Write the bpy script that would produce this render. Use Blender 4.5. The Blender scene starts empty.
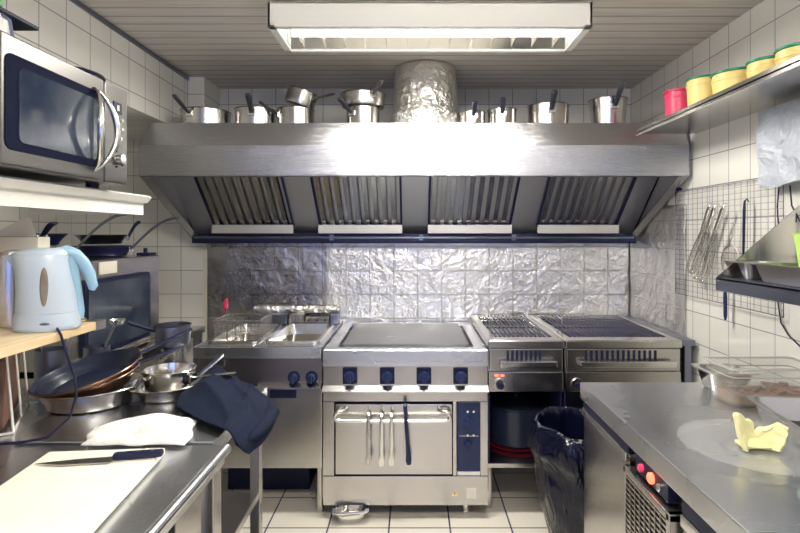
import bpy, bmesh, math, random
from mathutils import Vector, Matrix, noise
random.seed(7)
PI = math.pi
C = bpy.context.scene.collection
S = bpy.context.scene
def R(a): return math.radians(a)

# ------------------------------------------------------------ materials
def nt(name):
    m = bpy.data.materials.new(name); m.use_nodes = True
    t = m.node_tree; b = t.nodes['Principled BSDF']
    return m, t, b
def coords(t, kind='Object', scale=(1, 1, 1)):
    c = t.nodes.new('ShaderNodeTexCoord'); mp = t.nodes.new('ShaderNodeMapping')
    mp.inputs['Scale'].default_value = scale
    t.links.new(c.outputs[kind], mp.inputs['Vector']); return mp.outputs['Vector']
def noise_tex(t, vec, scale, detail=3, dist=0.0):
    n = t.nodes.new('ShaderNodeTexNoise'); n.inputs['Scale'].default_value = scale
    n.inputs['Detail'].default_value = detail; n.inputs['Distortion'].default_value = dist
    t.links.new(vec, n.inputs['Vector']); return n.outputs['Fac']
def ramp(t, fac, stops):
    r = t.nodes.new('ShaderNodeValToRGB'); e = r.color_ramp.elements
    while len(e) < len(stops): e.new(0.5)
    for i, (p, c) in enumerate(stops):
        e[i].position = p; e[i].color = (*c, 1) if len(c) == 3 else c
    t.links.new(fac, r.inputs['Fac']); return r.outputs['Color']
def maprange(t, v, a, b):
    m = t.nodes.new('ShaderNodeMapRange'); m.inputs['To Min'].default_value = a; m.inputs['To Max'].default_value = b
    m.inputs['From Min'].default_value = 0.3; m.inputs['From Max'].default_value = 0.7
    t.links.new(v, m.inputs['Value']); return m.outputs['Result']
def bump(t, b, h, strength, dist=0.01, prev=None):
    n = t.nodes.new('ShaderNodeBump'); n.inputs['Strength'].default_value = strength
    n.inputs['Distance'].default_value = dist
    t.links.new(h, n.inputs['Height'])
    if prev is not None: t.links.new(prev, n.inputs['Normal'])
    t.links.new(n.outputs['Normal'], b.inputs['Normal']); return n.outputs['Normal']
def plain(name, col, rough=0.5, metal=0.0, bs=0.0, bscale=40, coat=0.0, var=0.0, spec=0.5):
    m, t, b = nt(name)
    b.inputs['Base Color'].default_value = (*col, 1); b.inputs['Roughness'].default_value = rough
    b.inputs['Metallic'].default_value = metal; b.inputs['Coat Weight'].default_value = coat
    b.inputs['Specular IOR Level'].default_value = spec
    v = coords(t)
    if var:
        n = noise_tex(t, v, 9, 4)
        c2 = tuple(max(0, c*(1-var)) for c in col)
        t.links.new(ramp(t, n, [(0.35, c2), (0.65, col)]), b.inputs['Base Color'])
    if bs: bump(t, b, noise_tex(t, v, bscale, 3), bs, 0.005)
    return m
def steel(name, col=(0.62, 0.60, 0.57), rough=0.28, stretch=(1, 1, 60), scale=14, bs=0.06, vary=0.06, tint=0.14, bigs=2.5, bigd=3):
    m, t, b = nt(name)
    b.inputs['Metallic'].default_value = 1.0
    v = coords(t, 'Object', stretch); v2 = coords(t)
    n = noise_tex(t, v, scale, 3); big = noise_tex(t, v2, bigs, bigd, 0.6)
    t.links.new(maprange(t, big, rough-vary/2, rough+vary), b.inputs['Roughness'])
    dark = tuple(c*(1-tint) for c in col)
    t.links.new(ramp(t, big, [(0.3, dark), (0.7, col)]), b.inputs['Base Color'])
    bump(t, b, n, bs, 0.004)
    return m
M = {}
M['steel_h'] = steel('brushed_steel_horizontal', (0.60, 0.58, 0.55), 0.2, stretch=(1, 1, 60))
M['steel_v'] = steel('brushed_steel_vertical', (0.60, 0.58, 0.55), 0.19, stretch=(60, 60, 1))
M['steel_top'] = steel('scratched_worktop_steel', (0.78, 0.80, 0.84), 0.25, (2, 14, 1), 22, 0.10, 0.05, 0.14, 2.5, 3)
M['steel_dark'] = steel('dull_dark_steel', (0.26, 0.28, 0.36), 0.32, (1, 1, 30), 10, 0.06)
M['hood_steel'] = steel('hood_steel', (0.55, 0.555, 0.58), 0.22, (1, 1, 70), 8, 0.36, 0.03, 0.08, 1.5, 2)
M['hood_in'] = steel('hood_inner_steel', (0.62, 0.62, 0.66), 0.5, (1, 40, 40), 6, 0.05)
M['pan_dull'] = steel('dull_pan_steel', (0.40, 0.38, 0.36), 0.38, (1, 1, 1), 10, 0.04)
M['microwave'] = steel('microwave_steel', (0.15, 0.145, 0.14), 0.34, (1, 60, 60), 10, 0.04)
M['strip'] = steel('drip_strip_steel', (0.80, 0.77, 0.70), 0.5, (1, 1, 1), 10, 0.04)
M['steel_dull'] = steel('dull_brown_steel', (0.34, 0.31, 0.33), 0.3, (1, 1, 60), 10, 0.06)
M['bright'] = steel('polished_steel', (0.82, 0.81, 0.78), 0.16, (1, 1, 1), 30, 0.02, 0.06, 0.08)
M['pot'] = steel('pot_steel', (0.56, 0.54, 0.52), 0.22, (1, 1, 50), 10, 0.04, 0.1, 0.15)
M['griddle'] = steel('griddle_plate', (0.40, 0.41, 0.42), 0.36, (1, 1, 1), 6, 0.08, 0.2, 0.45)
M['black'] = plain('black_plastic', (0.008, 0.011, 0.040), 0.45, spec=0.3)
M['black_metal'] = plain('blackened_iron', (0.014, 0.018, 0.07), 0.38, 0.3, 0.15, 60)
M['nonstick'] = plain('nonstick_coating', (0.014, 0.02, 0.045), 0.3, 0.1, 0.04, 120)
M['matt_black'] = plain('matt_black_frame', (0.006, 0.008, 0.025), 0.7, spec=0.05)
M['navy'] = plain('navy_control_panel', (0.008, 0.020, 0.080), 0.4)
M['copper'] = steel('worn_copper', (0.44, 0.27, 0.20), 0.3, (1, 1, 1), 10, 0.05, 0.15, 0.5)
M['white_metal'] = plain('cream_painted_metal', (0.80, 0.79, 0.74), 0.4, 0, 0.03)
M['paper'] = plain('cream_paper', (0.75, 0.72, 0.62), 0.8)
M['kettle'] = plain('pale_blue_plastic', (0.43, 0.51, 0.60), 0.35, 0, 0, coat=0.2)
M['kettle_dark'] = plain('sky_blue_plastic', (0.26, 0.44, 0.58), 0.35)
M['gauge'] = plain('amber_gauge', (0.24, 0.20, 0.15), 0.2, var=0.3)
M['blue_bounce'] = plain('blue_bounce_wall', (0.13, 0.17, 0.36), 0.6)  # blue given to the unseen front wall to tint reflections in the steel
M['board'] = plain('cream_polythene', (0.83, 0.82, 0.72), 0.5, 0, 0.08, 90, var=0.06)
M['towel'] = plain('white_cotton', (0.86, 0.86, 0.84), 0.9, 0, 0.3, 120)
M['apron'] = plain('navy_black_cotton', (0.004, 0.009, 0.026), 0.85, 0, 0.35, 200, spec=0.2)
M['red'] = plain('red_plastic', (0.40, 0.02, 0.06), 0.35)
M['pinkred'] = plain('pink_red_plastic', (0.78, 0.06, 0.16), 0.35)
M['yellow'] = plain('yellow_plastic', (0.88, 0.70, 0.26), 0.4)
M['green'] = plain('green_lid_plastic', (0.01, 0.25, 0.13), 0.4)
M['lime'] = plain('lime_plastic', (0.50, 0.75, 0.18), 0.4)
M['can_green'] = plain('green_print', (0.10, 0.30, 0.12), 0.5)
M['brown'] = plain('worn_brown_board', (0.20, 0.10, 0.075), 0.7, 0, 0.2, 30, var=0.5)
M['rust'] = plain('reddish_wood', (0.33, 0.15, 0.11), 0.7)
M['butter'] = plain('pale_yellow_wax', (0.86, 0.81, 0.42), 0.45, 0, 0.2, 25)
M['meat'] = plain('sliced_food', (0.30, 0.13, 0.09), 0.5, 0, 0.5, 50, var=0.7)
M['orange_led'] = None
def emis(name, col, st):
    m, t, b = nt(name); b.inputs['Base Color'].default_value = (*col, 1)
    b.inputs['Emission Color'].default_value = (*col, 1); b.inputs['Emission Strength'].default_value = st; return m
M['led'] = emis('red_indicator_light', (1.0, 0.16, 0.08), 1.6)
M['bare_tube'] = emis('bare_fluorescent_tube', (1.0, 0.94, 0.85), 76.0)
M['tube'] = emis('fluorescent_tube', (0.93, 0.97, 1.0), 9.0)
def tile(name, axis, ox, oz, col=(0.80, 0.79, 0.74), mort=(0.30, 0.30, 0.34), w=0.1527, h=0.1527, ms=0.0022, rough=0.22, var=0.05):
    m, t, b = nt(name)
    c = t.nodes.new('ShaderNodeTexCoord'); sp = t.nodes.new('ShaderNodeSeparateXYZ'); cb = t.nodes.new('ShaderNodeCombineXYZ')
    t.links.new(c.outputs['Object'], sp.inputs[0])
    for k, (a, o) in enumerate(((axis[0], ox), (axis[1], oz))):
        s = t.nodes.new('ShaderNodeMath'); s.operation = 'SUBTRACT'; s.inputs[1].default_value = o - 20*(w if k == 0 else h)
        t.links.new(sp.outputs[a], s.inputs[0]); t.links.new(s.outputs[0], cb.inputs[k])
    br = t.nodes.new('ShaderNodeTexBrick'); br.offset = 0; br.squash = 1
    br.inputs['Scale'].default_value = 1; br.inputs['Mortar Size'].default_value = ms
    br.inputs['Brick Width'].default_value = w; br.inputs['Row Height'].default_value = h
    br.inputs['Mortar Smooth'].default_value = 0.1
    br.inputs['Color1'].default_value = (*col, 1); br.inputs['Color2'].default_value = (*[x*(1-var) for x in col], 1)
    br.inputs['Mortar'].default_value = (*mort, 1)
    t.links.new(cb.outputs[0], br.inputs['Vector']); t.links.new(br.outputs['Color'], b.inputs['Base Color'])
    b.inputs['Roughness'].default_value = rough
    inv = t.nodes.new('ShaderNodeMath'); inv.operation = 'SUBTRACT'; inv.inputs[0].default_value = 1
    t.links.new(br.outputs['Fac'], inv.inputs[1])
    n1 = bump(t, b, inv.outputs[0], 0.4, 0.002)
    bump(t, b, noise_tex(t, c.outputs['Object'], 5, 2), 0.06, 0.01, n1)
    return m, t, b, br
M['tile_xz'] = tile('white_wall_tiles_back', (0, 2), 1.10, 1.006)[0]
M['tile_yz'] = tile('white_wall_tiles_side', (1, 2), 3.145, 1.006)[0]
m, t, b, br = tile('cream_floor_tiles', (0, 1), -0.114, 2.54, (0.74, 0.70, 0.62), (0.03, 0.035, 0.09), 0.29, 0.29, 0.004, 0.35, 0.04)
M['floor'] = m
# planked ceiling
m, t, b, br = tile('planked_ceiling', (0, 1), 10.0, 0.0, (0.70, 0.665, 0.62), (0.16, 0.16, 0.18), 30.0, 0.085, 0.0035, 0.42, 0.0)
v = coords(t, 'Object', (0.8, 14, 1)); n = noise_tex(t, v, 4, 4)
mx = t.nodes.new('ShaderNodeMix'); mx.data_type = 'RGBA'; mx.blend_type = 'MULTIPLY'; mx.inputs[0].default_value = 0.6
t.links.new(br.outputs['Color'], mx.inputs[6]); t.links.new(ramp(t, n, [(0.3, (0.72, 0.68, 0.66)), (0.65, (1, 1, 1))]), mx.inputs[7])
t.links.new(mx.outputs[2], b.inputs['Base Color']); M['ceiling'] = m
# wood shelf
m, t, b = nt('pale_laminate_wood'); v = coords(t, 'Object', (14, 1, 14)); n = noise_tex(t, v, 3, 4)
t.links.new(ramp(t, n, [(0.3, (0.62, 0.47, 0.27)), (0.7, (0.76, 0.62, 0.40))]), b.inputs['Base Color'])
b.inputs['Roughness'].default_value = 0.4; M['wood'] = m
# aluminium foil, crumpled, with the tile joints pressing through
def foil(name, axis=None, ox=0, oz=0, bs=0.9, c0=(0.82, 0.80, 0.77), c1=(0.97, 0.95, 0.91), rg=0.36):
    m, t, b = nt(name)
    b.inputs['Metallic'].default_value = 1; b.inputs['Roughness'].default_value = 0.4
    v = coords(t)
    big = noise_tex(t, v, 2.4, 4, 0.4)
    t.links.new(ramp(t, big, [(0.3, c0), (0.7, c1)]), b.inputs['Base Color'])
    t.links.new(maprange(t, big, rg-0.06, rg+0.08), b.inputs['Roughness'])
    vo = t.nodes.new('ShaderNodeTexVoronoi'); vo.feature = 'F1'; vo.inputs['Scale'].default_value = 15
    nn = t.nodes.new('ShaderNodeTexNoise'); nn.inputs['Scale'].default_value = 5; nn.inputs['Detail'].default_value = 4
    t.links.new(v, nn.inputs['Vector'])
    mx = t.nodes.new('ShaderNodeMix'); mx.data_type = 'VECTOR'; mx.inputs[0].default_value = 0.45
    t.links.new(v, mx.inputs[4]); t.links.new(nn.outputs['Color'], mx.inputs[5])
    t.links.new(mx.outputs[1], vo.inputs['Vector'])
    n1 = bump(t, b, vo.outputs['Distance'], 0.32*bs, 0.04)
    v3 = t.nodes.new('ShaderNodeTexVoronoi'); v3.feature = 'DISTANCE_TO_EDGE'; v3.inputs['Scale'].default_value = 8
    t.links.new(mx.outputs[1], v3.inputs['Vector'])
    n2 = bump(t, b, ramp(t, v3.outputs['Distance'], [(0.0, (1, 1, 1)), (0.03, (0, 0, 0))]), 0.45*bs, 0.006, n1)
    n2 = bump(t, b, noise_tex(t, v, 24, 5, 1.2), 0.50*bs, 0.011, n2)
    if axis:
        _, tt, _, _ = None, None, None, None
        sp = t.nodes.new('ShaderNodeSeparateXYZ'); cb = t.nodes.new('ShaderNodeCombineXYZ')
        t.links.new(v, sp.inputs[0])
        for k, (a, o) in enumerate(((axis[0], ox), (axis[1], oz))):
            s = t.nodes.new('ShaderNodeMath'); s.operation = 'SUBTRACT'; s.inputs[1].default_value = o-20*0.1527
            t.links.new(sp.outputs[a], s.inputs[0]); t.links.new(s.outputs[0], cb.inputs[k])
        br = t.nodes.new('ShaderNodeTexBrick'); br.offset = 0; br.squash = 1
        br.inputs['Scale'].default_value = 1; br.inputs['Mortar Size'].default_value = 0.0035
        br.inputs['Brick Width'].default_value = 0.1527; br.inputs['Row Height'].default_value = 0.1527
        br.inputs['Mortar Smooth'].default_value = 0.6
        t.links.new(cb.outputs[0], br.inputs['Vector'])
        bump(t, b, br.outputs['Fac'], 1.0, 0.007, n2)
    return m
M['foil_b'] = foil('crumpled_foil_back', (0, 2), 1.10, 1.006, 0.55)
M['foil_l'] = foil('dark_foil_back', (0, 2), 1.10, 1.006, 0.35, (0.42, 0.40, 0.42), (0.66, 0.64, 0.62), 0.26)  # darker, smoother version for the left sheet
M['foil_r'] = foil('crumpled_foil_side', (1, 2), 3.145, 1.006, 0.7)
M['foil'] = foil('crumpled_foil_wrap', bs=1.3)
# transparent things
def clear(name, col=(1, 1, 1), rough=0.05, alpha=None, ior=1.45):
    m, t, b = nt(name); b.inputs['Base Color'].default_value = (*col, 1)
    b.inputs['Roughness'].default_value = rough; b.inputs['IOR'].default_value = ior
    b.inputs['Transmission Weight'].default_value = 1.0
    if alpha: b.inputs['Transmission Weight'].default_value = 0.0; b.inputs['Alpha'].default_value = alpha
    return m
M['clear'] = clear('clear_polycarbonate', (0.50, 0.50, 0.44), 0.10, 0.20)
M['clear_rim'] = clear('thick_clear_plastic_edge', (0.50, 0.51, 0.47), 0.10, 0.6)
M['clear_g'] = clear('green_tinted_plastic', (0.35, 0.62, 0.52), 0.15, 0.22)
M['glassplate'] = clear('cloudy_clear_plate', (0.45, 0.46, 0.47), 0.12, 0.22)
m, t, b = nt('dark_oven_glass'); b.inputs['Base Color'].default_value = (0.05, 0.075, 0.14, 1); b.inputs['Roughness'].default_value = 0.08
b.inputs['Specular IOR Level'].default_value = 0.3; n = noise_tex(t, coords(t), 6, 4)
t.links.new(ramp(t, n, [(0.35, (0.018, 0.026, 0.05)), (0.7, (0.06, 0.075, 0.10))]), b.inputs['Base Color']); M['ovenglass'] = m
m, t, b = nt('black_bin_bag_film'); b.inputs['Base Color'].default_value = (0.003, 0.004, 0.016, 1); b.inputs['Roughness'].default_value = 0.15; b.inputs['Specular IOR Level'].default_value = 0.35
v = coords(t, 'Object', (1, 1, 0.35)); bump(t, b, noise_tex(t, v, 11, 2, 1.5), 0.7, 0.03); M['bag'] = m
m, t, b = nt('crumpled_white_plastic'); b.inputs['Base Color'].default_value = (0.50, 0.54, 0.62, 1); b.inputs['Roughness'].default_value = 0.3
bump(t, b, noise_tex(t, coords(t), 14, 4, 1.5), 0.8, 0.03); M['plastic_sheet'] = m
M['oil'] = plain('dark_fryer_oil', (0.10, 0.085, 0.06), 0.08)

# ------------------------------------------------------------ mesh builder
class MB:
    def __init__(s): s.b = bmesh.new()
    def box(s, x0, x1, y0, y1, z0, z1, bev=0.0, mat=None):
        r = bmesh.ops.create_cube(s.b, size=1)
        vs = r['verts']
        for v in vs:
            v.co = Vector(((x0+x1)/2+v.co.x*(x1-x0), (y0+y1)/2+v.co.y*(y1-y0), (z0+z1)/2+v.co.z*(z1-z0)))
        if bev > 0:
            es = list({e for v in vs for e in v.link_edges})
            rr = bmesh.ops.bevel(s.b, geom=es, offset=min(bev, abs(x1-x0)*.45, abs(y1-y0)*.45, abs(z1-z0)*.45), segments=2, affect='EDGES', profile=0.5)
            vs = list({v for f in rr['faces'] for v in f.verts} | {v for v in vs if v.is_valid})
        if mat is not None:
            for v in vs: v.co = mat @ v.co
        return s
    def ring(s, pts): return [s.b.verts.new(p) for p in pts]
    def bridge(s, a, c, closed=True):
        n = len(a)
        for i in range(n if closed else n-1):
            j = (i+1) % n
            try: s.b.faces.new((a[i], a[j], c[j], c[i]))
            except ValueError: pass
    def cap(s, a, rev=False):
        try: s.b.faces.new(list(reversed(a)) if rev else a)
        except ValueError: pass
    def tube(s, pts, r, n=10, closed=False, flat=1.0, up=None):
        pts = [Vector(p) for p in pts]; N = len(pts)
        rs = r if isinstance(r, (list, tuple)) else [r]*N
        tn = []
        for i in range(N):
            if closed: d = pts[(i+1) % N]-pts[i-1]
            elif i == 0: d = pts[1]-pts[0]
            elif i == N-1: d = pts[-1]-pts[-2]
            else: d = (pts[i+1]-pts[i]).normalized()+(pts[i]-pts[i-1]).normalized()
            tn.append(d.normalized())
        u = Vector(up) if up else (Vector((0, 0, 1)) if abs(tn[0].z) < 0.9 else Vector((1, 0, 0)))
        u = (u-tn[0]*u.dot(tn[0])).normalized()
        rings = []
        for i in range(N):
            u = (u-tn[i]*u.dot(tn[i])).normalized(); w = tn[i].cross(u)
            rings.append(s.ring([pts[i]+u*math.cos(2*PI*k/n)*rs[i]*flat+w*math.sin(2*PI*k/n)*rs[i] for k in range(n)]))
        for i in range(N-1): s.bridge(rings[i], rings[i+1])
        if closed: s.bridge(rings[-1], rings[0])
        else: s.cap(rings[0], True); s.cap(rings[-1])
        return s
    def cyl(s, p0, p1, r, r1=None, n=20): return s.tube([p0, p1], [r, r if r1 is None else r1], n)
    def lathe(s, prof, c=(0, 0, 0), n=40, sx=1.0, sy=1.0, fn=None, close=False):
        c = Vector(c); prev = None; first = None
        for (r, z) in prof:
            if r < 1e-5: cur = [s.b.verts.new(c+Vector((0, 0, z)))]
            else:
                cur = s.ring([c+Vector((r*sx*math.cos(2*PI*k/n), r*sy*math.sin(2*PI*k/n), z)) for k in range(n)])
            if prev:
                if len(prev) == 1 and len(cur) > 1:
                    for k in range(n): s.b.faces.new((prev[0], cur[(k+1) % n], cur[k]))
                elif len(cur) == 1 and len(prev) > 1:
                    for k in range(n): s.b.faces.new((prev[k], prev[(k+1) % n], cur[0]))
                elif len(cur) > 1: s.bridge(prev, cur)
            else: first = cur
            prev = cur
        if close: s.bridge(prev, first)
        if fn:
            for v in s.b.verts: v.co = fn(v.co)
        return s
    def rr(s, loops, cap0=True, cap1=True, k=5):
        # loops: (cx, cy, z, w, d, r) rounded rectangles joined in order
        prev = None; first = None
        for (cx, cy, z, w, d, r) in loops:
            r = min(r, w/2-1e-4, d/2-1e-4); pts = []
            for (sx, sy, a0) in ((1, 1, 0), (-1, 1, 90), (-1, -1, 180), (1, -1, 270)):
                for i in range(k+1):
                    a = R(a0+90*i/k)
                    pts.append((cx+sx*(w/2-r)+r*math.cos(a), cy+sy*(d/2-r)+r*math.sin(a), z))
            cur = s.ring(pts)
            if prev: s.bridge(prev, cur)
            else: first = cur
            prev = cur
        if cap0: s.cap(first, True)
        if cap1: s.cap(prev)
        return s
    def prism(s, pts, ext):
        a = s.ring([Vector(p) for p in pts]); c = s.ring([Vector(p)+Vector(ext) for p in pts])
        s.bridge(a, c); s.cap(a, True); s.cap(c); return s
    def sheet(s, fn, nu, nv, th=0.002):
        P = [[Vector(fn(i/nu, j/nv)) for j in range(nv+1)] for i in range(nu+1)]
        g = [[None]*(nv+1) for _ in range(nu+1)]; h = [[None]*(nv+1) for _ in range(nu+1)]
        for i in range(nu+1):
            for j in range(nv+1):
                du = P[min(i+1, nu)][j]-P[max(i-1, 0)][j]; dv = P[i][min(j+1, nv)]-P[i][max(j-1, 0)]
                nn = du.cross(dv); nn = nn.normalized() if nn.length > 1e-9 else Vector((0, 0, 1))
                g[i][j] = s.b.verts.new(P[i][j]+nn*th/2); h[i][j] = s.b.verts.new(P[i][j]-nn*th/2)
        for i in range(nu):
            for j in range(nv):
                s.b.faces.new((g[i][j], g[i+1][j], g[i+1][j+1], g[i][j+1]))
                s.b.faces.new((h[i][j], h[i][j+1], h[i+1][j+1], h[i+1][j]))
        for i in range(nu):
            s.b.faces.new((g[i][0], h[i][0], h[i+1][0], g[i+1][0])); s.b.faces.new((g[i][nv], g[i+1][nv], h[i+1][nv], h[i][nv]))
        for j in range(nv):
            s.b.faces.new((g[0][j], g[0][j+1], h[0][j+1], h[0][j])); s.b.faces.new((g[nu][j], h[nu][j], h[nu][j+1], g[nu][j+1]))
        return s
    def xform(s, m):
        for v in s.b.verts: v.co = m @ v.co
        return s
    def build(s, name, mat, parent=None, label=None, loc=None, rot=None, sharp=38, kind=None):
        b = s.b
        bmesh.ops.recalc_face_normals(b, faces=b.faces)
        for f in b.faces: f.smooth = True
        for e in b.edges:
            if len(e.link_faces) == 2 and e.calc_face_angle(0) > R(sharp): e.smooth = False
        me = bpy.data.meshes.new(name); b.to_mesh(me); b.free()
        me.materials.append(mat)
        o = bpy.data.objects.new(name, me); C.objects.link(o)
        if sharp < 100:
            wn = o.modifiers.new('weighted_normals', 'WEIGHTED_NORMAL'); wn.keep_sharp = True; wn.weight = 80
        if parent is not None: o.parent = parent
        if loc: o.location = loc
        if rot: o.rotation_euler = rot
        if label: o['label'] = label
        if kind: o['kind'] = kind
        return o
def thing(name, label, cat, loc=(0, 0, 0), rot=(0, 0, 0), group=None):
    o = bpy.data.objects.new(name, None); C.objects.link(o)
    o.empty_display_size = 0.05
    o.location = loc; o.rotation_euler = rot if isinstance(rot, tuple) else (0, 0, rot)
    o['label'] = label; o['category'] = cat
    if group: o['group'] = group
    return o
def tag(o, label, cat, group=None):
    o['label'] = label; o['category'] = cat
    if group: o['group'] = group
    return o
def struct(o): o['kind'] = 'structure'; return o
def dup(root, loc, rot, label, group=None):
    r = root.copy(); C.objects.link(r); r.location = loc; r.rotation_euler = rot if isinstance(rot, tuple) else (0, 0, rot)
    r['label'] = label
    if group: r['group'] = group
    for ch in list(root.children):
        c = ch.copy(); C.objects.link(c); c.parent = r
        for g in ch.children:
            d = g.copy(); C.objects.link(d); d.parent = c
    return r

# camera position and focal length, in real metres: the photographer stands at the origin
FPX = 535.0; CZ = 1.40
def W(px, py, D):   # where a sight line from the camera meets depth D (used for measuring real places)
    return Vector(((px-413)*D/FPX, D, CZ+(233-py)*D/FPX))

XL, XR, YB, ZC = -1.345, 1.405, 3.45, 2.33
# ------------------------------------------------------------ the room
struct(MB().box(-2.3, 1.6, -2.4, 3.6, -0.1, 0).build('floor', M['floor']))
struct(MB().box(-2.3, 1.6, -2.4, 3.6, ZC, ZC+0.1).build('ceiling', M['ceiling']))
struct(MB().box(-2.3, 1.6, YB, YB+0.1, 0, ZC).build('wall_back', M['tile_xz']))
struct(MB().box(XR, XR+0.1, -2.4, YB, 0, ZC).build('wall_right', M['tile_yz']))
struct(MB().box(-2.3, -2.2, 1.5, YB, 0, 2.0).build('wall_left', M['tile_yz']))
struct(MB().box(XL-0.1, XL, -2.4, 1.6, 0, ZC).build('wall_left_front', M['tile_yz']))
struct(MB().box(-2.3, XL-0.1, 1.5, 1.6, 0, ZC).build('wall_left_return', M['tile_xz']))
struct(MB().box(-2.3, -2.2, 1.6, YB, 2.0, ZC).build('wall_left_top', M['tile_yz']))
struct(MB().box(-2.2, XL, 1.6, YB, 2.0, ZC).build('trim_1', M['tile_yz']))          # tiled box beam over the left alcove
struct(MB().box(XL, -1.244, 3.19, YB, 1.967, ZC).build('trim_2', M['tile_xz']))      # boxed pipe in the corner above the hood
struct(MB().box(XL, XL+0.012, 1.6, 3.19, ZC-0.022, ZC-0.001, 0.003).build('trim_3', M['steel_dark']))
struct(MB().box(-1.352, -1.318, YB-0.006, YB, 0.0, 1.33).build('trim_4', M['paper']))  # cream strip at the foil's edge
# wall behind the photographer, with an unseen opening added to let blue fill light in
w = MB(); w.box(XL, XR, -2.5, -2.4, 0, 0.9); w.box(XL, XR, -2.5, -2.4, 2.1, ZC)
w.box(XL, -0.95, -2.5, -2.4, 0.9, 2.1); w.box(0.95, XR, -2.5, -2.4, 0.9, 2.1)
struct(w.build('wall_front', M['blue_bounce']))

# crumpled foil on the walls behind the stoves
def foilsheet(fn, nu, nv): return MB().sheet(fn, nu, nv, 0.002)
def nz(x, y, z, s=1.0): return noise.noise(Vector((x*s, y*s, z*s)))
o = foilsheet(lambda u, v: (-0.56+u*(XR-0.006+0.56), YB-0.012+0.003*nz(u*18, v*8, 0), 0.60+v*0.82), 100, 40).build('foil_splashback', M['foil_b'], sharp=180)
tag(o, 'bright crumpled foil covering the back wall tiles behind range and grills', 'foil lining')
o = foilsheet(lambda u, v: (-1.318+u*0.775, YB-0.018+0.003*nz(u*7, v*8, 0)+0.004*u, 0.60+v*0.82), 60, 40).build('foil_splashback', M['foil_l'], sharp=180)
tag(o, 'darker foil with straight creases on the back wall behind the fryer', 'foil lining')
o = foilsheet(lambda u, v: (XR-0.012+0.006*nz(u*10, v*8, 5), 2.74+u*(YB-0.02-2.74), 0.60+v*0.95), 40, 40).build('foil_splashback', M['foil_r'], sharp=180)
tag(o, 'crumpled aluminium foil covering the side wall right of the grills', 'foil lining')

# ------------------------------------------------------------ ceiling lights
def ceiling_lamp(loc, label):
    t = thing('ceiling_light', label, 'ceiling light', loc)
    h = MB()
    W2, D2 = 0.63, 0.15
    z0, z1 = 0.0, 0.09
    for (x0, x1, y0, y1) in ((-W2, W2, -D2, -D2+0.012), (-W2, W2, D2-0.012, D2), (-W2, -W2+0.012, -D2, D2), (W2-0.012, W2, -D2, D2)):
        h.box(x0, x1, y0, y1, z0, z1, 0.002)
    h.box(-W2, W2, -D2, D2, z1-0.006, z1)
    h.box(-W2+0.1, W2-0.1, -0.04, 0.04, z1, z1+0.045)
    for (x0, x1, y0, y1) in ((-W2, W2, -D2, -D2+0.03), (-W2, W2, D2-0.02, D2), (-W2, -W2+0.03, -D2, D2), (W2-0.03, W2, -D2, D2)):
        h.box(x0, x1, y0, y1, -0.006, 0.002, 0.001)
    h.build('housing', M['white_metal'], t)
    r = MB()
    r.prism([(-W2+0.03, -D2+0.03, 0.0), (-W2+0.03, -0.03, 0.08), (-W2+0.03, -0.03, 0.083), (-W2+0.03, -D2+0.027, 0.003)], (2*W2-0.06, 0, 0))
    r.prism([(-W2+0.03, D2-0.03, 0.0), (-W2+0.03, 0.03, 0.08), (-W2+0.03, 0.03, 0.083), (-W2+0.03, D2-0.027, 0.003)], (2*W2-0.06, 0, 0))
    r.build('reflector', M['bright'], t)
    for y in (-0.06, 0.06):
        MB().cyl((-0.58, y, 0.045), (0.58, y, 0.045), 0.013, n=12).build('fluorescent_tube', M['tube'], t)
    for i in range(13):
        x = -0.54+i*0.09
        MB().prism([(x, -D2+0.035, 0.003), (x, D2-0.025, 0.003), (x, D2-0.035, 0.03), (x, -D2+0.045, 0.03)], (0.0015, 0, 0)).build('louvre_fin', M['bright'], t)
    return t
ceiling_lamp((0.066, 2.22, 2.205), 'long white fluorescent ceiling light with bright louvred tubes in front of hood')
for (y, en) in ((2.22, 27), (-1.5, 10)):  # the rear entry is fill light added behind the camera
    L = bpy.data.lights.new('lamp_glow', 'AREA'); L.shape = 'RECTANGLE'; L.size = 0.96; L.size_y = 0.2
    L.energy = en; L.color = (1.0, 0.95, 0.85)
    lo = bpy.data.objects.new('lamp_glow', L); C.objects.link(lo); lo.location = (0.09, y, 2.200 if y > 0 else 2.29)
# unseen fitting added behind the camera for fill, then the second lamp
hb = MB().box(-0.6, 0.67, -1.65, -1.35, 2.295, 2.33, 0.004).build('ceiling_light', M['white_metal'])
tag(hb, 'added white fill light fitting above the aisle, unseen behind the camera', 'ceiling light')
t = thing('ceiling_light', 'second ceiling light with bare tubes above the aisle, nearer than the first', 'ceiling light', (0.13, 0.60, 2.16))
MB().box(-0.52, 0.52, -0.05, 0.05, 0.035, 0.08, 0.004).build('housing', M['white_metal'], t)
for x in (-0.35, 0.35): MB().cyl((x, 0, 0.08), (x, 0, 0.17), 0.008, n=10).build('hanger', M['white_metal'], t)
for y in (-0.045, 0.045): MB().cyl((-0.46, y, 0), (0.46, y, 0), 0.018, n=12).build('fluorescent_tube', M['bare_tube'], t)
for x in (-0.48, 0.48): MB().box(x-0.02, x+0.02, -0.065, 0.065, -0.02, 0.02, 0.003).build('tube_holder', M['white_metal'], t)

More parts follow.
